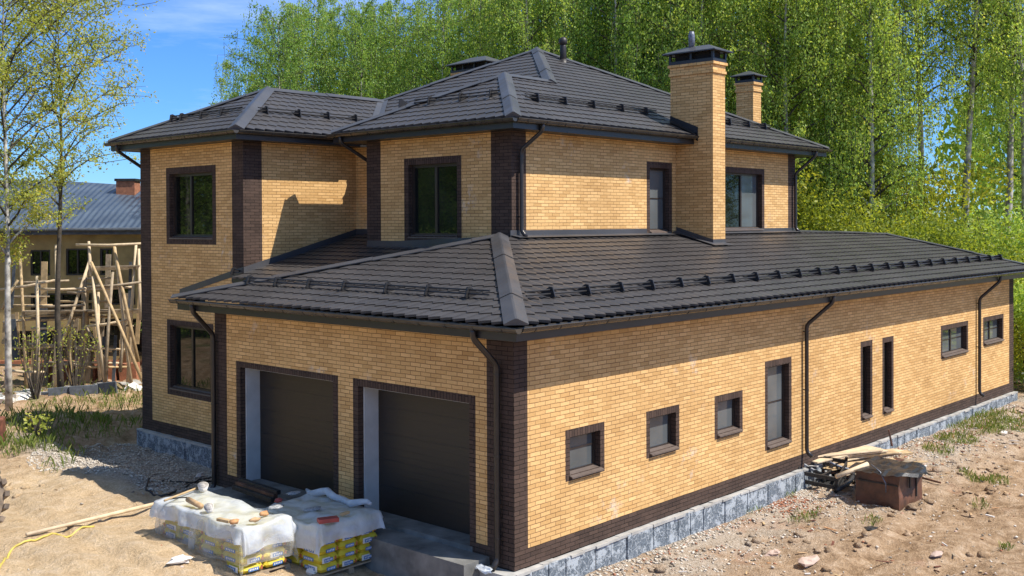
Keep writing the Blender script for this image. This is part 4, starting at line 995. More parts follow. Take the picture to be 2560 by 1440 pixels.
mb = MB(); pts = [cr+Vector((.35+.15*k, .05-.13*k, .55-.10*k+.01*k*k)) for k in range(6)]; mb.tube(pts, .03, 'pipegrey', 8); mb.build('grey_tube', None, 'bent grey tube between the crate and the rusty box', 'tube', smooth=True)
# white rags and dark planks at the far right corner
q = on_z(2548, 965, -.5); mb = MB()
for k in range(4): mb.blob((q.x+.1*k, q.y-.3+.3*k, -.1+.16*k), (.35, .30, .26), 'white', 90+k, .6)
mb.build('white_rags', None, 'heap of crumpled white rags at the far right corner', 'rags')
mb = MB(); q = on_z(2556, 905, -.3)
for k in range(5): mb.bar(q+Vector((-.2, -.5+.2*k, .10*k)), q+Vector((2.6, .6+.2*k, .12*k)), .2, .05, 'charcoal' if k % 2 else 'woodgrey')
mb.build('plank_stack', None, 'dark weathered plank stack behind the far right corner', 'planks')

# ------------------------------------------------------------------ gravel, rubble, grass
def tintmat(name, stops, rough=.9, trans=0, var=.35):
    m, nt, b, o = newmat(name); at_ = N(nt, 'Attribute'); at_.attribute_name = 'tint'
    sp = N(nt, 'SeparateColor'); nt.links.new(at_.outputs[0], sp.inputs[0])
    col = ramp(nt, sp.outputs[0], stops)
    nt.links.new(col, b.inputs['Base Color']); b.inputs['Roughness'].default_value = rough; b.inputs['Specular IOR Level'].default_value = .25
    if trans:
        t = N(nt, 'BsdfTranslucent'); mx = N(nt, 'MixShader'); mx.inputs[0].default_value = trans
        tc = mixc(nt, 1.0, col, (1.25, 1.15, .55), 'MULTIPLY'); nt.links.new(tc, t.inputs[0]); nt.links.new(b.outputs[0], mx.inputs[1]); nt.links.new(t.outputs[0], mx.inputs[2]); nt.links.new(mx.outputs[0], o.inputs[0])
    return m
def raw(name, V, Fq, tint, mat, k=4):
    me = bpy.data.meshes.new(name); V = np.asarray(V, np.float32); nF = len(Fq); me.vertices.add(len(V)); me.vertices.foreach_set('co', V.ravel())
    me.loops.add(nF*k); me.loops.foreach_set('vertex_index', np.asarray(Fq, np.int32).ravel()); me.polygons.add(nF)
    me.polygons.foreach_set('loop_start', np.arange(0, nF*k, k, dtype=np.int32)); me.polygons.foreach_set('loop_total', np.full(nF, k, np.int32))
    a = me.attributes.new('tint', 'FLOAT_COLOR', 'POINT'); c = np.ones((len(V), 4), np.float32); c[:, 0] = tint; a.data.foreach_set('color', c.ravel())
    me.materials.append(mat); me.update(calc_edges=True); me.validate(); return me
M['stones'] = tintmat('loose_stones', [(0, (.14, .12, .10)), (.35, (.36, .31, .25)), (.7, (.55, .50, .43)), (.86, (.66, .62, .56)), (.90, (.34, .14, .08)), (1, (.38, .17, .10))])
OCT = np.array([(1, 0, 0), (-1, 0, 0), (0, 1, 0), (0, -1, 0), (0, 0, 1), (0, 0, -1)], float); OF = [(0, 2, 4), (2, 1, 4), (1, 3, 4), (3, 0, 4), (2, 0, 5), (1, 2, 5), (3, 1, 5), (0, 3, 5)]
def stones(name, spots, label, seed):
    rg = np.random.default_rng(seed); V, Fc, T = [], [], []
    for (x, y, s_, tn) in spots:
        q = OCT*(rg.uniform(.5, 1.2, (6, 1)))*s_*np.array([1, rg.uniform(.6, 1), rg.uniform(.4, .7)]); a = rg.uniform(0, 6.28)
        rot = np.array([[math.cos(a), -math.sin(a), 0], [math.sin(a), math.cos(a), 0], [0, 0, 1]]); b0 = len(V)
        for v in q@rot.T: V.append((v[0]+x, v[1]+y, v[2]+gh(x, y)+s_*.12)); T.append(tn)
        for f in OF: Fc.append([b0+i for i in f])
    me = raw(name, V, Fc, np.array(T), M['stones'], 3); o = bpy.data.objects.new(name, me); COL.objects.link(o); o['kind'] = 'stuff'; o['label'] = label; o['category'] = 'stones'
rr = random.Random(21); sp = []
while len(sp) < 9000:      # gravel bed at the wing
    x, y = rr.uniform(-2.2, 2.2), rr.uniform(9.0, 16.6)
    if x > -1.9+.5*math.sin(y*1.3)+.22*abs(y-12) and not (x > -.05 and y < 9.0): sp.append((x, y, rr.uniform(.020, .048), rr.uniform(.38, .82)))
stones('gravel', sp, 'grey crushed gravel bed along the tall left bay', 3); sp = []
while len(sp) < 5200:      # rubble along the right wall
    x, y = rr.uniform(-1, 24), -.12-abs(rr.gauss(0, .85))
    if noise.noise(Vector((x*.5, y*.7, 4))) > -.15 or y > -.5: sp.append((x, y, rr.uniform(.012, .05)*(1.5 if rr.random() < .05 else 1), rr.uniform(.3, .95)))
stones('rubble', sp, 'pale stone rubble strewn along the plinth of the right wall', 4); sp = []
while len(sp) < 3600:
    x, y = rr.uniform(-7, 27), rr.uniform(-8, 2) if rr.random() < .72 else rr.uniform(2, 20)
    if (x > -.8 and y > -.2 and x < 25) or (x > 2 and y > 0): continue
    k_ = .45 if (x < -.8 and y > 2) else 1
    if rr.random() > k_: continue
    sp.append((x, y, rr.choice((.015, .02, .03, .03, .045, .07))*rr.uniform(.6, 1.1), rr.uniform(0, 1)))
stones('pebbles', sp, 'scattered stones and clods on the bare earth', 5)
sp = [(gz(1968, 1262).x+rr.gauss(0, .34), gz(1968, 1262).y+rr.gauss(0, .30), rr.uniform(.012, .04), rr.uniform(.90, 1)) for _ in range(700)]+[(19+rr.gauss(0, 1.6), -.55+rr.gauss(0, .2), rr.uniform(.015, .04), rr.uniform(.88, 1)) for _ in range(500)]
stones('brick_chips', sp, 'red brick chips spilled beside the plinth of the right wall', 6)
# larger loose stones one can point at
for px, py, s_, lab in ((1990, 1020, 0, ''), (2510, 1085, .10, 'white stone in the grass near the far end of the right wall'), (2020, 1405, .16, 'flat pinkish stone slab on the dirt in the lower right'), (2340, 1395, .12, 'pale stone on the dirt in the lower right corner'), (2182, 1335, .13, 'dark grey slate piece right of centre on the dirt'), (1935, 1375, .12, 'reddish stone below the rubble strip')):
    if not s_: continue
    p = gz(px, py); mb = MB(); mb.blob((p.x, p.y, g(p.x, p.y)+.03), (s_*1.6, s_, s_*.42), 'paper' if 'white' in lab else ('charcoal' if 'dark' in lab else 'pink'), int(px), .5)
    mb.build('stone', None, lab, 'stone')
rr = random.Random(44); V_ = MB(); k = 0
while k < 900:      # clods of dug earth
    x, y = (rr.uniform(-6, 26), -.6-abs(rr.gauss(0, 3.0))) if rr.random() < .6 else (rr.uniform(-7, 6), rr.uniform(9, 24))
    if (x > -2.5 and 8 < y < 16.3) or (x > 1.8 and y > 0): continue
    if noise.noise(Vector((x*.6, y*.6, 21))) < -.05: continue
    s_ = rr.choice((.03, .04, .05, .07, .11))*rr.uniform(.7, 1.2); V_.blob((x, y, gh(x, y)+s_*.1), (s_*rr.uniform(.8, 1.5), s_, s_*.55), 'earth', k, .55, 6, 4); k += 1
V_.build('earth_clods', None, 'clods of dug earth strewn over the yard', 'earth', None, 'stuff', smooth=True)
rr = random.Random(33); V_ = MB()
for k in range(230):
    x, y = rr.uniform(-3, 24), -.5-abs(rr.gauss(0, 2.6)); a = rr.uniform(0, 3.14); L_ = rr.uniform(.05, .28); d = Vector((math.cos(a), math.sin(a), rr.uniform(-.05, .12)))*L_/2; c = Vector((x, y, gh(x, y)+.02))
    V_.bar(c-d, c+d, rr.uniform(.012, .05), rr.uniform(.008, .02), rr.choice(('wood', 'woodgrey', 'rust', 'orange', 'charcoal', 'cardboard', 'rustred', 'paper')))
o = V_.build('site_litter', None, 'litter of wood chips and brick crumbs on the dirt', 'litter', None, 'stuff')
M['grass'] = tintmat('grass_blades', [(0, (.09, .14, .03)), (.6, (.19, .26, .06)), (1, (.34, .35, .12))], .7, .4)
def grass(spots, label, seed, hmin=.08, hmax=.26):
    rg = random.Random(seed); V, Fc, T = [], [], []
    for (x, y, r, n) in spots:
        for _ in range(n):
            a, d = rg.uniform(0, 6.28), r*math.sqrt(rg.random()); px, py = x+d*math.cos(a)*1.3, y+d*math.sin(a); z = gh(px, py); h = rg.uniform(hmin, hmax); b = rg.uniform(0, 6.28); w = .007
            lx, ly = math.cos(a+b)*h*.45, math.sin(a+b)*h*.45; i = len(V); V += [(px-w*math.cos(b), py-w*math.sin(b), z-.02), (px+w*math.cos(b), py+w*math.sin(b), z-.02), (px+lx*.4, py+ly*.4, z+h*.7), (px+lx, py+ly, z+h)]
            t = rg.random(); T += [t]*4; Fc.append((i, i+1, i+3, i+2))
    me = raw('grass', V, Fc, np.array(T), M['grass']); o = bpy.data.objects.new('grass', me); COL.objects.link(o); o['kind'] = 'stuff'; o['label'] = label; o['category'] = 'grass'
spg = []
for px, py, r, n in ((2480, 1062, .8, 1500), (2440, 1075, .6, 900), (2520, 1050, .7, 1000), (2390, 1105, .45, 700), (2345, 1130, .3, 350), (2475, 1200, .35, 350), (2430, 1190, .25, 250), (2180, 1315, .15, 80), (2010, 1295, .25, 160), (2515, 1370, .12, 60), (2450, 1265, .15, 80), (1960, 1240, .2, 90), (1870, 1275, .2, 80)):
    p = gz(px, py); spg.append((p.x, p.y, r*1.25, n//2))
grass(spg, 'green grass tufts on the dirt beside the right wall', 5, .05, .18)
spg = []
for px, py, r, n in ((60, 1050, 1.6, 4200), (20, 1075, 1.2, 2600), (140, 1085, 1.0, 1500), (240, 1015, 1.6, 2200), (310, 1000, 1.3, 1800), (200, 1070, 1.2, 1200), (300, 1055, .9, 700), (40, 1110, .6, 900), (110, 1120, .4, 400), (10, 1130, .5, 700), (145, 1165, .25, 90), (125, 1180, .2, 60), (70, 990, 1.5, 1200)):
    p = gz(px, py); spg.append((p.x, p.y, r*1.25, n//6))
grass(spg, 'green weeds and grass on the rough ground left of the house', 6, .08, .32)

# ------------------------------------------------------------------ neighbour's house and pole scaffold (far left)
HX = _rt.copy(); HX.z = 0; HX.normalize(); HY = Vector((-HX.y, HX.x, 0))     # along the neighbour's wall / away from the yard
def frame_obj(o, loc): o.location = loc; o.rotation_euler = (0, 0, math.atan2(HX.y, HX.x))
DN = 47.0; nb0 = at(350, 572, DN)
def nloc(px, D=DN): p = at(px, 556, D); d = p-nb0; return d.dot(HX)
def nzv(py, px=200, D=DN): return at(px, py, D).z
nbh = empty('neighbour_house', (nb0.x, nb0.y, 0), 'unfinished neighbouring house with blue-grey metal roof and ochre walls behind the scaffold', 'house')
nbh.rotation_euler = (0, 0, math.atan2(HX.y, HX.x))
M['ochre'] = plain('ochre_render', (.36, .27, .12), .9, 0, .3, 1.5, .3); M['bluetile'] = None
def bluetile():
    m, nt, b, o = newmat('blue_grey_tile'); v = coords(nt); w = N(nt, 'TexWave', wave_type='BANDS', bands_direction='X'); w.inputs['Scale'].default_value = 1.1; w.inputs['Distortion'].default_value = .8; w.inputs['Detail'].default_value = 1
    nt.links.new(v, w.inputs['Vector']); nt.links.new(mixc(nt, ramp(nt, nz(nt, v, .8, 4), [(.35, (0, 0, 0)), (.7, (1, 1, 1))]), (.050, .070, .105), (.085, .115, .16)), b.inputs['Base Color'])
    b.inputs['Roughness'].default_value = .38; bump(nt, b, w.outputs[1], .8, .06); return m
M['bluetile'] = bluetile()
zE = nzv(574); zR_ = nzv(452, D=DN+5); xa, xbn = -15.0, 4.0
def nbuild(mb, name, parent=None, label=None):
    o = mb.build(name, None, label); o.parent = parent or nbh; return o
mb = MB(); wins = [(nloc(5), nloc(225), nzv(900), nzv(830)), (nloc(240), nloc(345), nzv(895), nzv(800)), (nloc(150), nloc(207), nzv(690), nzv(622)), (nloc(236), nloc(268), nzv(690), nzv(622)), (nloc(60), nloc(110), nzv(690), nzv(625)), (nloc(250), nloc(325), nzv(765), nzv(712)), (nloc(60), nloc(215), nzv(800), nzv(735))]
cl = wall_cells(xa, xbn, -1.2, zE, (), wins)['wall']
for a, b, c, d in cl: mb.face([(a, .6, c), (b, .6, c), (b, .6, d), (a, .6, d)], 'ochre')
mb.box(xa, xbn, .62, 9, -1.2, zE-.02, 'ochre', 's'); nbuild(mb, 'wall')
for a, b, c, d in wins:
    mb = MB(); 
    for q in ((a, b, c, c+.07), (a, b, d-.07, d), (a, a+.07, c+.07, d-.07), (b-.07, b, c+.07, d-.07), ((a+b)/2-.03, (a+b)/2+.03, c+.07, d-.07)): mb.box(q[0], q[1], .63, .70, q[2], q[3], 'frame')
    f_ = nbuild(mb, 'window'); mb = MB(); mb.box(a+.02, b-.02, .71, .74, c+.02, d-.02, 'glass_dark'); o = mb.build('pane'); o.parent = f_
mb = MB(); mb.box(xa, xbn, .45, .595, -1.2, nzv(905), 'terracotta'); nbuild(mb, 'base_course')
mb = MB(); e = .55; xh = nloc(163, DN+5)
A, B, C_, D_ = (xa, -e+.6, zE), (xbn, -e+.6, zE), (xbn-6.0, 6.2, zR_), (xa, 6.2, zR_)
nbx = xh; mb.face([(xa, .05, zE), (xbn, .05, zE), (xbn-5.6, 5.6, zR_-.25), (nbx, 5.6, zR_), (xa, 5.6, zR_+.25)], 'bluetile'); mb.face([(xbn, .05, zE), (xbn, 10, zE), (xbn-5.6, 5.6, zR_-.25)], 'bluetile'); mb.face([(xbn, 10, zE), (xa, 10, zE), (xa, 5.6, zR_+.25), (nbx, 5.6, zR_), (xbn-5.6, 5.6, zR_-.25)], 'bluetile')
nbuild(mb, 'roof'); mb = MB(); mb.box(xa, xbn, .0, .05, zE-.22, zE+.04, 'steelblue'); mb.box(xa, xbn, .05, .6, zE-.2, zE-.17, 'trim'); mb.tube([(xa, -.07, zE+.0), (xbn, -.07, zE+.0)], .08, 'steelblue', 8); nbuild(mb, 'fascia')
mb = MB(); xc = nloc(291, DN+4); xd = nloc(337, DN+4); zt = nzv(447, D=DN+4); mb.box(xc, xd, 4.0, 4.8, zE, zt-.12, 'terracotta_brick' if 'terracotta_brick' in M else 'terracotta'); mb.box(xc-.06, xd+.06, 3.94, 4.86, zt-.12, zt, 'charcoal'); nbuild(mb, 'chimney')
# scaffold of peeled poles
DS = 41.0
scf = empty('pole_scaffold', at(200, 950, DS).to_tuple()[:2]+(-.55,), 'makeshift scaffold of peeled wooden poles in front of the neighbouring house', 'scaffold')
poles = [((224, 652), (140, 905)), ((228, 655), (357, 955)), ((222, 604), (226, 690)), ((215, 675), (207, 962)), ((232, 690), (263, 960)), ((284, 610), (346, 905)), ((340, 612), (320, 955)), ((282, 680), (262, 958)), ((287, 618), (328, 958)), ((49, 612), (67, 1003)), ((140, 612), (136, 980)), ((215, 816), (263, 908)), ((347, 622), (352, 800)), ((45, 700), (5, 772)), ((246, 730), (250, 950)), ((310, 800), (300, 930)), ((92, 690), (95, 960)), ((182, 800), (176, 960)), ((20, 800), (12, 1000))]
for k, (a, b) in enumerate(poles):
    mb = MB(); d0 = DS+(.5 if k % 3 == 0 else -.3 if k % 3 == 1 else .1); p, q = at(*a, d0), at(*b, d0-.4); m_ = p.lerp(q, .5)+Vector((R.uniform(-.05, .05), R.uniform(-.05, .05), 0))
    mb.tube([p, m_, q], [.05, .06, .07], ('woodpale', 'wood', 'woodpale', 'woodgrey')[k % 4], 7); mb.build('pole', scf, smooth=True)
for k, (a, b) in enumerate([((190, 612), (352, 609)), ((218, 718), (354, 705)), ((92, 722), (217, 721)), ((66, 765), (212, 762)), ((214, 816), (322, 799)), ((168, 730), (215, 729)), ((0, 724), (140, 700)), ((120, 905), (220, 912)), ((10, 925), (110, 930))]):
    mb = MB(); p, q = at(*a, DS-.1), at(*b, DS-.1); mb.tube([p, p.lerp(q, .5)-Vector((0, 0, .04)), q], [.05, .055, .045], ('woodpale', 'woodgrey')[k % 2], 7); mb.build('ledger', scf, smooth=True)
mb = MB()
for py, x0_, x1_ in ((668, 232, 350), (778, 60, 350)):
    for k in range(4): p, q = at(x0_, py+k*2.5, DS+.35+.3*k), at(x1_, py-4+k*2.5, DS+.35+.3*k); mb.bar(p, q, .26, .045, 'woodgrey')
mb.build('deck', scf)
rv = random.Random(8)
for k in range(40):
    px = rv.uniform(10, 352); y0_, y1_ = rv.choice(((640, 770), (720, 860), (850, 965), (840, 960), (790, 900))); dd = rv.uniform(.8, 2.6); sl_x = rv.uniform(-10, 10)
    mb = MB(); p, q = at(px, y0_+rv.uniform(-15, 15), DS+dd), at(px+sl_x, y1_, DS+dd); mb.bar(p, q, rv.uniform(.10, .26), .04, ('woodgrey', 'wood', 'woodgrey', 'steelblue')[k % 4], HY); mb.build('upright_board', scf)
for k in range(22):
    y_ = rv.uniform(690, 920); xa_ = rv.uniform(-20, 230); p, q = at(xa_, y_, DS+rv.uniform(.4, 1.6)), at(xa_+rv.uniform(80, 150), y_+rv.uniform(-10, 10), DS+rv.uniform(.4, 1.6)); mb = MB(); mb.tube([p, q], [.05, .045], ('woodpale', 'woodgrey', 'wood')[k % 3], 6); mb.build('ledger', scf, smooth=True)
# low masonry, slabs and concrete strip before it
mb = MB(); a, b = gz(-60, 1000), gz(352, 962); n = 14
for k in range(n):
    p, q = a.lerp(b, k/n), a.lerp(b, (k+1)/n); mb.bar(p+Vector((0, 0, .02+.03*math.sin(k*2))), q+Vector((0, 0, .02+.03*math.sin(k*2))), 1.1, .22, 'concrete')
mb.build('concrete_strip', None, 'pale concrete strip along the foot of the scaffold', 'concrete strip', bevel=.03)
for k, (px0, px1, py) in enumerate(((120, 172, 988), (172, 245, 983), (245, 292, 975))):
    p, q = gz(px0, py+10), gz(px1, py+6); mb = MB(); mb.bar(p+Vector((0, 0, .16)), q+Vector((0, 0, .18)), .08, .46, 'steelblue'); mb.build('stone_slab', None, ('short', 'long', 'narrow')[k]+' dark blue-grey slab leaning on the concrete strip', 'slab', bevel=.02)
for k in range(5):
    px0 = 95+k*52; p, q = at(px0, 940, DS+2.0), at(px0+44, 936, DS+2.0); mb = MB(); mb.bar(p, q, .5, 1.0, 'terracotta'); mb.build('brick_pallet', None, 'block of terracotta bricks stacked behind the scaffold poles', 'brick stack', 'terracotta brick blocks behind the scaffold', bevel=.02)
# ------------------------------------------------------------------ trees
def vary(m, lo, hi):
    "each tree its own shade of green"
    nt = m.node_tree; oi = N(nt, 'ObjectInfo'); c = ramp(nt, oi.outputs['Random'], [(0, lo), (1, hi)])
    for n in list(nt.nodes):
        if n.type == 'VALTORGB' and n.outputs[0] != c:
            L_ = [l.to_socket for l in n.outputs[0].links]; mx = mixc(nt, 1.0, n.outputs[0], c, 'MULTIPLY')
            for s_ in L_:
                nt.links.new(mx, s_)
    return m
LEAF_BIRCH = tintmat('birch_leaves', [(0, (.17, .29, .08)), (.45, (.34, .50, .13)), (.8, (.48, .61, .17)), (1, (.58, .61, .20))], .5, .52)
LEAF_YEL = tintmat('shrub_leaves', [(0, (.16, .21, .035)), (.5, (.33, .38, .06)), (1, (.50, .50, .075))], .45, .55)
LEAF_NEAR = tintmat('near_birch_leaves', [(0, (.24, .31, .06)), (.5, (.42, .48, .10)), (.88, (.58, .58, .14)), (1, (.60, .46, .12))], .45, .5)
vary(LEAF_BIRCH, (.62, .74, .66), (1.12, 1.08, .95)); vary(LEAF_YEL, (.75, .85, .9), (1.12, 1.05, .9))
M['bark'] = plain('birch_bark', (.50, .48, .44), .85, 0, .6, 3.5, .3, c2=(.10, .09, .08)); M['bark_dark'] = plain('dark_bark', (.075, .062, .05), .9, 0, .5, 4, .4, c2=(.03, .026, .022))
def leaves_mesh(name, P, size, seed, mat, droop=.6, tone=None, asp=.55):
    rg = np.random.default_rng(seed); P = np.asarray(P, float); n = len(P)
    a = rg.normal(size=(n, 3)); a[:, 2] -= droop*2; a /= np.linalg.norm(a, axis=1)[:, None]
    b = rg.normal(size=(n, 3)); b -= a*(a*b).sum(1)[:, None]; b /= np.linalg.norm(b, axis=1)[:, None]
    s_ = size*rg.uniform(.6, 1.3, n)[:, None]; a = a*s_; b = b*s_*asp
    V = np.stack([P-a, P+b-a*.15, P+a, P-b-a*.15], 1).reshape(-1, 3); F_ = np.arange(n*4).reshape(-1, 4)
    t = np.clip(rg.normal(.5, .22, n)+(0 if tone is None else tone), 0, 1)
    return raw(name, V, F_, np.repeat(t, 4), mat)
def birch(seed, h, rad, base=.25, limbs=34, strands=7, slen=1.6, per=9, leaf=.12, tr=.16, lean=(0, 0), mat=LEAF_BIRCH, up=.75, bark='bark', density=1.0, tip='pend'):
    jit = .075 if tip == 'pend' else .12; rr = random.Random(seed); trunk = MB(); P = []; tone = []
    tp_ = lambda f: Vector((lean[0]*f*h+.25*noise.noise(Vector((seed, f*2.2, 0))), lean[1]*f*h+.25*noise.noise(Vector((seed, f*2.2, 5))), f*h))
    n = 9; trunk.tube([tp_(k/n) for k in range(n+1)], [tr*(1-.93*(k/n)**.9) for k in range(n+1)], bark, 8)
    for i in range(limbs):
        f = base+(1-base)*((i+rr.random())/limbs)**.9; f = min(f, .985); az = i*2.4+rr.uniform(-.5, .5)
        prof = math.sin(math.pi*min(1, (1-(f-base)/(1-base))*.86+.12))**.7
        Lb = rad*prof*rr.uniform(.7, 1.15)+.3; p0 = tp_(f); o = Vector((math.cos(az), math.sin(az), 0)); pts = [p0]
        for k in range(1, 5):
            t = k/4; pts.append(p0+o*Lb*t+Vector((0, 0, up*Lb*(t-.55*t*t)))+Vector((rr.uniform(-.1, .1), rr.uniform(-.1, .1), rr.uniform(-.08, .08)))*Lb*.5)
        r0 = tr*.34*(1-f)+.018; trunk.tube(pts, [r0*(1-.85*k/4) for k in range(5)], bark if f < .35 else 'bark_dark', 5, False)
        tn = rr.uniform(-.16, .16)
        for s_ in range(int(strands*(0.5+prof*.8))):
            t = rr.uniform(.25, 1.0); k = min(3, int(t*4)); q = pts[k].lerp(pts[k+1], t*4-k); d = Vector((rr.gauss(0, .5), rr.gauss(0, .5), rr.uniform(-.1, .7)))
            q1 = q+d*Lb*.28; L_ = slen*rr.uniform(.5, 1.3)
            if tip == 'pend': q2 = q1+Vector((rr.uniform(-.25, .25), rr.uniform(-.25, .25), -L_))
            else: q2 = q1+(d.normalized()*.7+Vector((0, 0, rr.uniform(-.3, .5))))*L_*.6
            if s_ % 2 == 0: trunk.tube([q, q1, q1.lerp(q2, .6)], [.014, .009, .004], 'bark_dark', 3, False)
            m_ = max(3, int(per*density*rr.uniform(.6, 1.3)))
            for j in range(m_):
                u = rr.random(); c = q.lerp(q1, u*2) if u < .3 else q1.lerp(q2, (u-.3)/.7)
                P.append((c.x+rr.gauss(0, jit), c.y+rr.gauss(0, jit), c.z+rr.gauss(0, .12))); tone.append(tn+rr.uniform(-.05, .05)+.12*noise.noise(c*.9))
    me = leaves_mesh('crown', P, leaf, seed, mat, .7 if tip == 'pend' else .2, np.array(tone))
    to = trunk.build('trunk'); bpy.data.objects.remove(to) if False else None
    tm = to.data; bpy.data.objects.remove(to); tm.polygons.foreach_set('use_smooth', [True]*len(tm.polygons)); return tm, me
def plant(name, proto, loc, rz, s_, label, cat, group=None, tilt=(0, 0)):
    r = empty(name, loc, label, cat, group); r.rotation_euler = (tilt[0], tilt[1], rz); r.scale = (s_, s_, s_) if not hasattr(s_, '__len__') else s_
    for nm, me in zip(('trunk', 'crown'), proto):
        o = bpy.data.objects.new(nm, me); COL.objects.link(o); o.parent = r
    return r
PB = [birch(100+k, 18, 2.75+.2*(k%3), .16, 56, 15, 2.7, 50, .056, .17, up=.85) for k in range(5)]
PR = [birch(200+k, 19, 3.6, .48, 40, 13, 2.7, 46, .056, .2, lean=(.06*(-1)**k, .03), up=.95) for k in range(2)]
def shrub(seed, h, rad, mat, n=9000, leaf=.065):
    rr = random.Random(seed); tr_ = MB(); P = []; tone = []
    for k in range(9):
        az = k*2.4; d = Vector((math.cos(az)*rr.uniform(.1, .5), math.sin(az)*rr.uniform(.1, .5), 1)); tip = d*h*rr.uniform(.65, .95); tr_.tube([(0, 0, 0), tip*.5+Vector((0, 0, .1)), tip], [.05, .03, .008], 'bark_dark', 5, False)
    C = [(Vector((rr.gauss(0, rad*.42), rr.gauss(0, rad*.42), h*(.25+.65*rr.random()**.8))), rr.uniform(.3, .55)*rad*.7, rr.uniform(-.2, .2)) for _ in range(26)]
    for _ in range(n):
        c, r_, t_ = rr.choice(C); d = Vector((rr.gauss(0, 1), rr.gauss(0, 1), rr.gauss(0, 1))); d = d.normalized()*r_*(rr.random()**.45); q = c+d
        P.append((q.x, q.y, max(.05, q.z))); tone.append(t_)
    me = leaves_mesh('crown', P, leaf, seed, mat, .15, np.array(tone)); to = tr_.build('trunk'); tm = to.data; bpy.data.objects.remove(to); return tm, me
PS = [shrub(300+k, 4.2, 2.6, LEAF_YEL, 15000, .044) for k in range(2)]+[shrub(310, 3.6, 2.4, LEAF_BIRCH, 15000, .046)]
rt = random.Random(77)
def T(px, D): p = at(px, 556, D); return (p.x, p.y, -.7)
# wood behind the house: three staggered rows
wl_ = ('tall leafy birch standing in the dense wood behind the house', 'birches in the wood behind the house')
rows = [[(612, 52, .76), (705, 50, .88), (800, 54, .97), (905, 51, .90), (1000, 54, .96), (1110, 51, .93), (1215, 54, 1.03), (1325, 50, 1.05), (1435, 53, 1.15), (1545, 50, 1.15), (1655, 53, 1.2), (1760, 49, 1.15), (1870, 52, 1.2), (1975, 48, 1.15), (2085, 51, 1.25), (2190, 47, 1.15), ],
        [(560, 60, .72), (755, 62, 1.0), (955, 62, 1.02), (1160, 61, 1.08), (1270, 62, 1.16), (1380, 61, 1.25), (1490, 62, 1.3), (1600, 61, 1.35), (1710, 62, 1.35), (1815, 60, 1.3), (1925, 62, 1.35), (2030, 60, 1.3), (2140, 62, 1.35), (2560, 62, 1.3)]]
for ri, row in enumerate(rows):
    for k, (px, D, s_) in enumerate(row):
        lab, grp = wl_
        if ri == 0 and k == 0: lab, grp = 'shortest birch of the wood, at its left edge against the blue sky', None
        plant('birch_tree', PB[(k*2+ri*3) % 5], T(px+rt.uniform(-12, 12), D), rt.uniform(0, 6.28), (s_*.98, s_*.98, s_), lab, 'birch tree', grp)
for k, (px, D, s_) in enumerate(((2330, 55, 1.2), (2400, 50, 1.25), (2490, 53, 1.25), (2575, 50, 1.25))):
    plant('birch_tree', PR[k % 2] if k != 1 else PR[0], T(px, D), (2.2, 3.6, 5.0, .4, 1.7)[k], s_, 'leaning pale-trunked birch at the right, its bare limbs spreading against the sky' if k == 1 else 'open birch with visible pale limbs at the right edge of the wood', 'birch tree', None if k == 1 else 'open birches at the right edge')
# low growth under the birches
sl_ = [('yellow green shrub growing behind the far end of the long roof', 'yellow green shrubs beyond the long roof'), ('dark green bush growing at the foot of the wood', 'green bushes at the foot of the wood')]
for k, (px, D, s_, q) in enumerate([(2010, 43, 1.15, 2), (2070, 40, 1.3, 0), (2130, 44, 1.6, 1), (2190, 40, 1.3, 0), (2250, 44, 1.5, 1), (2310, 41, 1.35, 0), (2365, 44, 1.5, 1), (2420, 41, 1.2, 0), (2475, 39, 1.2, 0), (2530, 42, 1.3, 2), (2590, 38, 1.3, 2), (2100, 48, 2.1, 0), (2200, 49, 2.2, 1), (2300, 49, 1.6, 0), (2040, 46, 1.8, 1), (2555, 46, 2.0, 2), (2460, 48, 1.5, 2),
                                    (545, 47, 1.25, 2), (590, 49, 1.55, 2), (640, 47, 1.6, 2), (520, 50, 1.3, 2), (700, 50, 1.7, 2), (1960, 48, 1.9, 2)]):
    plant('shrub', PS[q], T(px, D), rt.uniform(0, 6.28), s_, sl_[0][0] if q < 2 else sl_[1][0], 'shrub', sl_[0][1] if q < 2 else sl_[1][1])
# far-off wood closing the gaps
def far_woods():
    rg = np.random.default_rng(9); P = []; tone = []
    for k in range(60):
        px = rg.uniform(640, 2750); D = rg.uniform(70, 84)
        if px > 2275 and px < 2375: continue
        h = rg.uniform(15, 21)*(1.0 if px > 1250 else .80+.14*(px-600)/650); b = at(px, 556, D); n = 520; u = rg.uniform(.05, 1, n); r_ = 2.6*np.sin(np.pi*np.clip(u*.9+.08, 0, 1))**.6*rg.uniform(.2, 1, n)**.5; a = rg.uniform(0, 6.28, n)
        P.append(np.stack([b.x+r_*np.cos(a), b.y+r_*np.sin(a), u*h-.7], 1)); tone.append(np.full(n, rg.uniform(-.25, .1)))
    me = leaves_mesh('far_woods', np.concatenate(P), .34, 4, LEAF_BIRCH, .7, np.concatenate(tone)); o = bpy.data.objects.new('far_woods', me); COL.objects.link(o); tag(o, 'far wood closing the background behind the birches', 'woods', None, 'stuff')
far_woods()
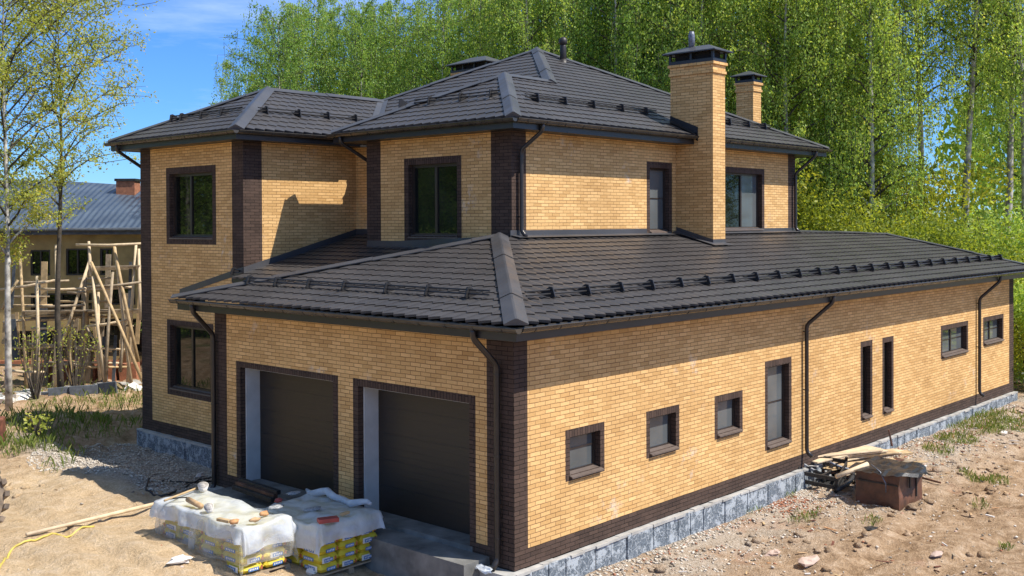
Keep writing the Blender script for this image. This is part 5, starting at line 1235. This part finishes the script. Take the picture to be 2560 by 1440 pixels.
# birch at the left edge, close by
NB = birch(31, 16.5, 4.2, .30, 52, 22, 1.1, 44, .050, .125, (.0, .0), LEAF_NEAR, 1.15, 'bark', 1.0, 'tip')
plant('birch_tree', NB, T(18, 36), 1.3, 1.0, 'sparse young birch with yellow green leaves close at the left edge', 'birch tree')
NB2 = birch(47, 14.5, 2.8, .42, 34, 14, 1.0, 26, .050, .13, (.0, .0), LEAF_NEAR, 1.2, 'bark_dark', 1.0, 'tip')
plant('birch_tree', NB2, T(150, 39), 4.0, 1.0, 'thin dark-stemmed tree in front of the neighbouring house', 'tree')
NB3 = shrub(411, 3.4, 1.7, LEAF_NEAR, 300, .06)
for k, (px, D) in enumerate(((85, 38.0), (185, 39.5))): plant('shrub', NB3, T(px, D), k*1.7, (.7, .7, .85), 'loose sapling sprouting among the scaffold poles', 'shrub', 'saplings among the scaffold poles')
wd = shrub(500, .7, .45, LEAF_NEAR, 160, .05); p = gz(92, 1108); plant('weed', wd, (p.x, p.y, gh(p.x, p.y)), 0, 1, 'small leafy weed at the edge of the house shadow', 'weed')
# trees across the yard, seen only as reflections in the panes
for k, (x, y, s_) in enumerate(((-20, 31, .75), (-26, 36, .9), (-17, 40, .85), (-31, 29, .95), (-24, 45, 1.0), (-14, 47, 1), (-21, 33.5, 1), (-27, 41, 1), (-33, 47, 1.1), (-38, 54, 1.2), (-15, 43, 1), (-20, 51, 1.1), (-25, 57, 1.2), (-12, 38, .9), (-16, 53, 1.1), (-30, 38, 1), (-36, 44, 1.1), (44, -14, .9), (50, -20, 1.0), (47, -8, .9), (56, -14, 1.1))):
    plant('birch_tree', PB[k % 5], (x, y, -.7), k*1.1, s_, 'birch on the far side of the yard, facing the house', 'birch tree', 'birches across the yard')
for k, (x, y) in enumerate(((-16, 28), (-21, 27), (-19, 34), (-12, 36), (-25, 31), (-13, 42), (-18, 24), (-24, 25), (-28, 27), (-15, 32), (-22, 38), (-16, 39), (-29, 34), (-20, 21), (-26, 21))): plant('shrub', PS[2], (x, y, -.7), k*1.3, 1.7, 'bush on the far side of the yard, facing the house', 'shrub', 'bushes across the yard')

# ------------------------------------------------------------------ light
SUN = Vector((.48, -1.0, 1.55)).normalized()
sl = bpy.data.lights.new('sun', 'SUN'); so = bpy.data.objects.new('sun', sl); COL.objects.link(so)
sl.energy = 4.5; sl.angle = math.radians(.53); sl.color = (1.0, .93, .82)
so.rotation_euler = SUN.to_track_quat('Z', 'Y').to_euler(); so.location = (10, -20, 40)
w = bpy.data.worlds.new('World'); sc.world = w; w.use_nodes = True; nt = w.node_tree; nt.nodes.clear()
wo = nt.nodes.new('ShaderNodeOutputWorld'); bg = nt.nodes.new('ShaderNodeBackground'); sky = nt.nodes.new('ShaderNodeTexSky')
sky.sky_type = 'NISHITA'; sky.sun_disc = False; sky.sun_elevation = math.asin(SUN.z); sky.sun_rotation = math.atan2(SUN.x, SUN.y)
sky.air_density = 1.0; sky.dust_density = .0; sky.ozone_density = 4
tc = nt.nodes.new('ShaderNodeTexCoord'); mp = nt.nodes.new('ShaderNodeMapping'); mp.inputs['Scale'].default_value = (1.2, 1.2, 7)
ns = nt.nodes.new('ShaderNodeTexNoise'); ns.inputs['Scale'].default_value = 2.6; ns.inputs['Detail'].default_value = 7; ns.inputs['Roughness'].default_value = .62
nt.links.new(tc.outputs['Generated'], mp.inputs[0]); nt.links.new(mp.outputs[0], ns.inputs['Vector'])
cr = ramp(nt, ns.outputs[0], [(.56, (0, 0, 0)), (.85, (.45, .45, .45))])
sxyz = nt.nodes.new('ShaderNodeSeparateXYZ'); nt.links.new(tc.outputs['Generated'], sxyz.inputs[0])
hi = ramp(nt, sxyz.outputs[2], [(.26, (0, 0, 0)), (.62, (1, 1, 1))])          # added bright warm tint overhead, out of view, for fill light; blue lower down
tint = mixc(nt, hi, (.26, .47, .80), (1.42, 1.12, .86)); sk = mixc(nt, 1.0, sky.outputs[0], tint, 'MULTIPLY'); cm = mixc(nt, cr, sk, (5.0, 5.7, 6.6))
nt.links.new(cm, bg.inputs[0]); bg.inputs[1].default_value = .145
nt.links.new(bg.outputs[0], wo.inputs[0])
vs = sc.view_settings; vs.view_transform = 'Standard'; vs.look = 'None'; vs.exposure = .62; vs.gamma = 1; vs.use_curve_mapping = False
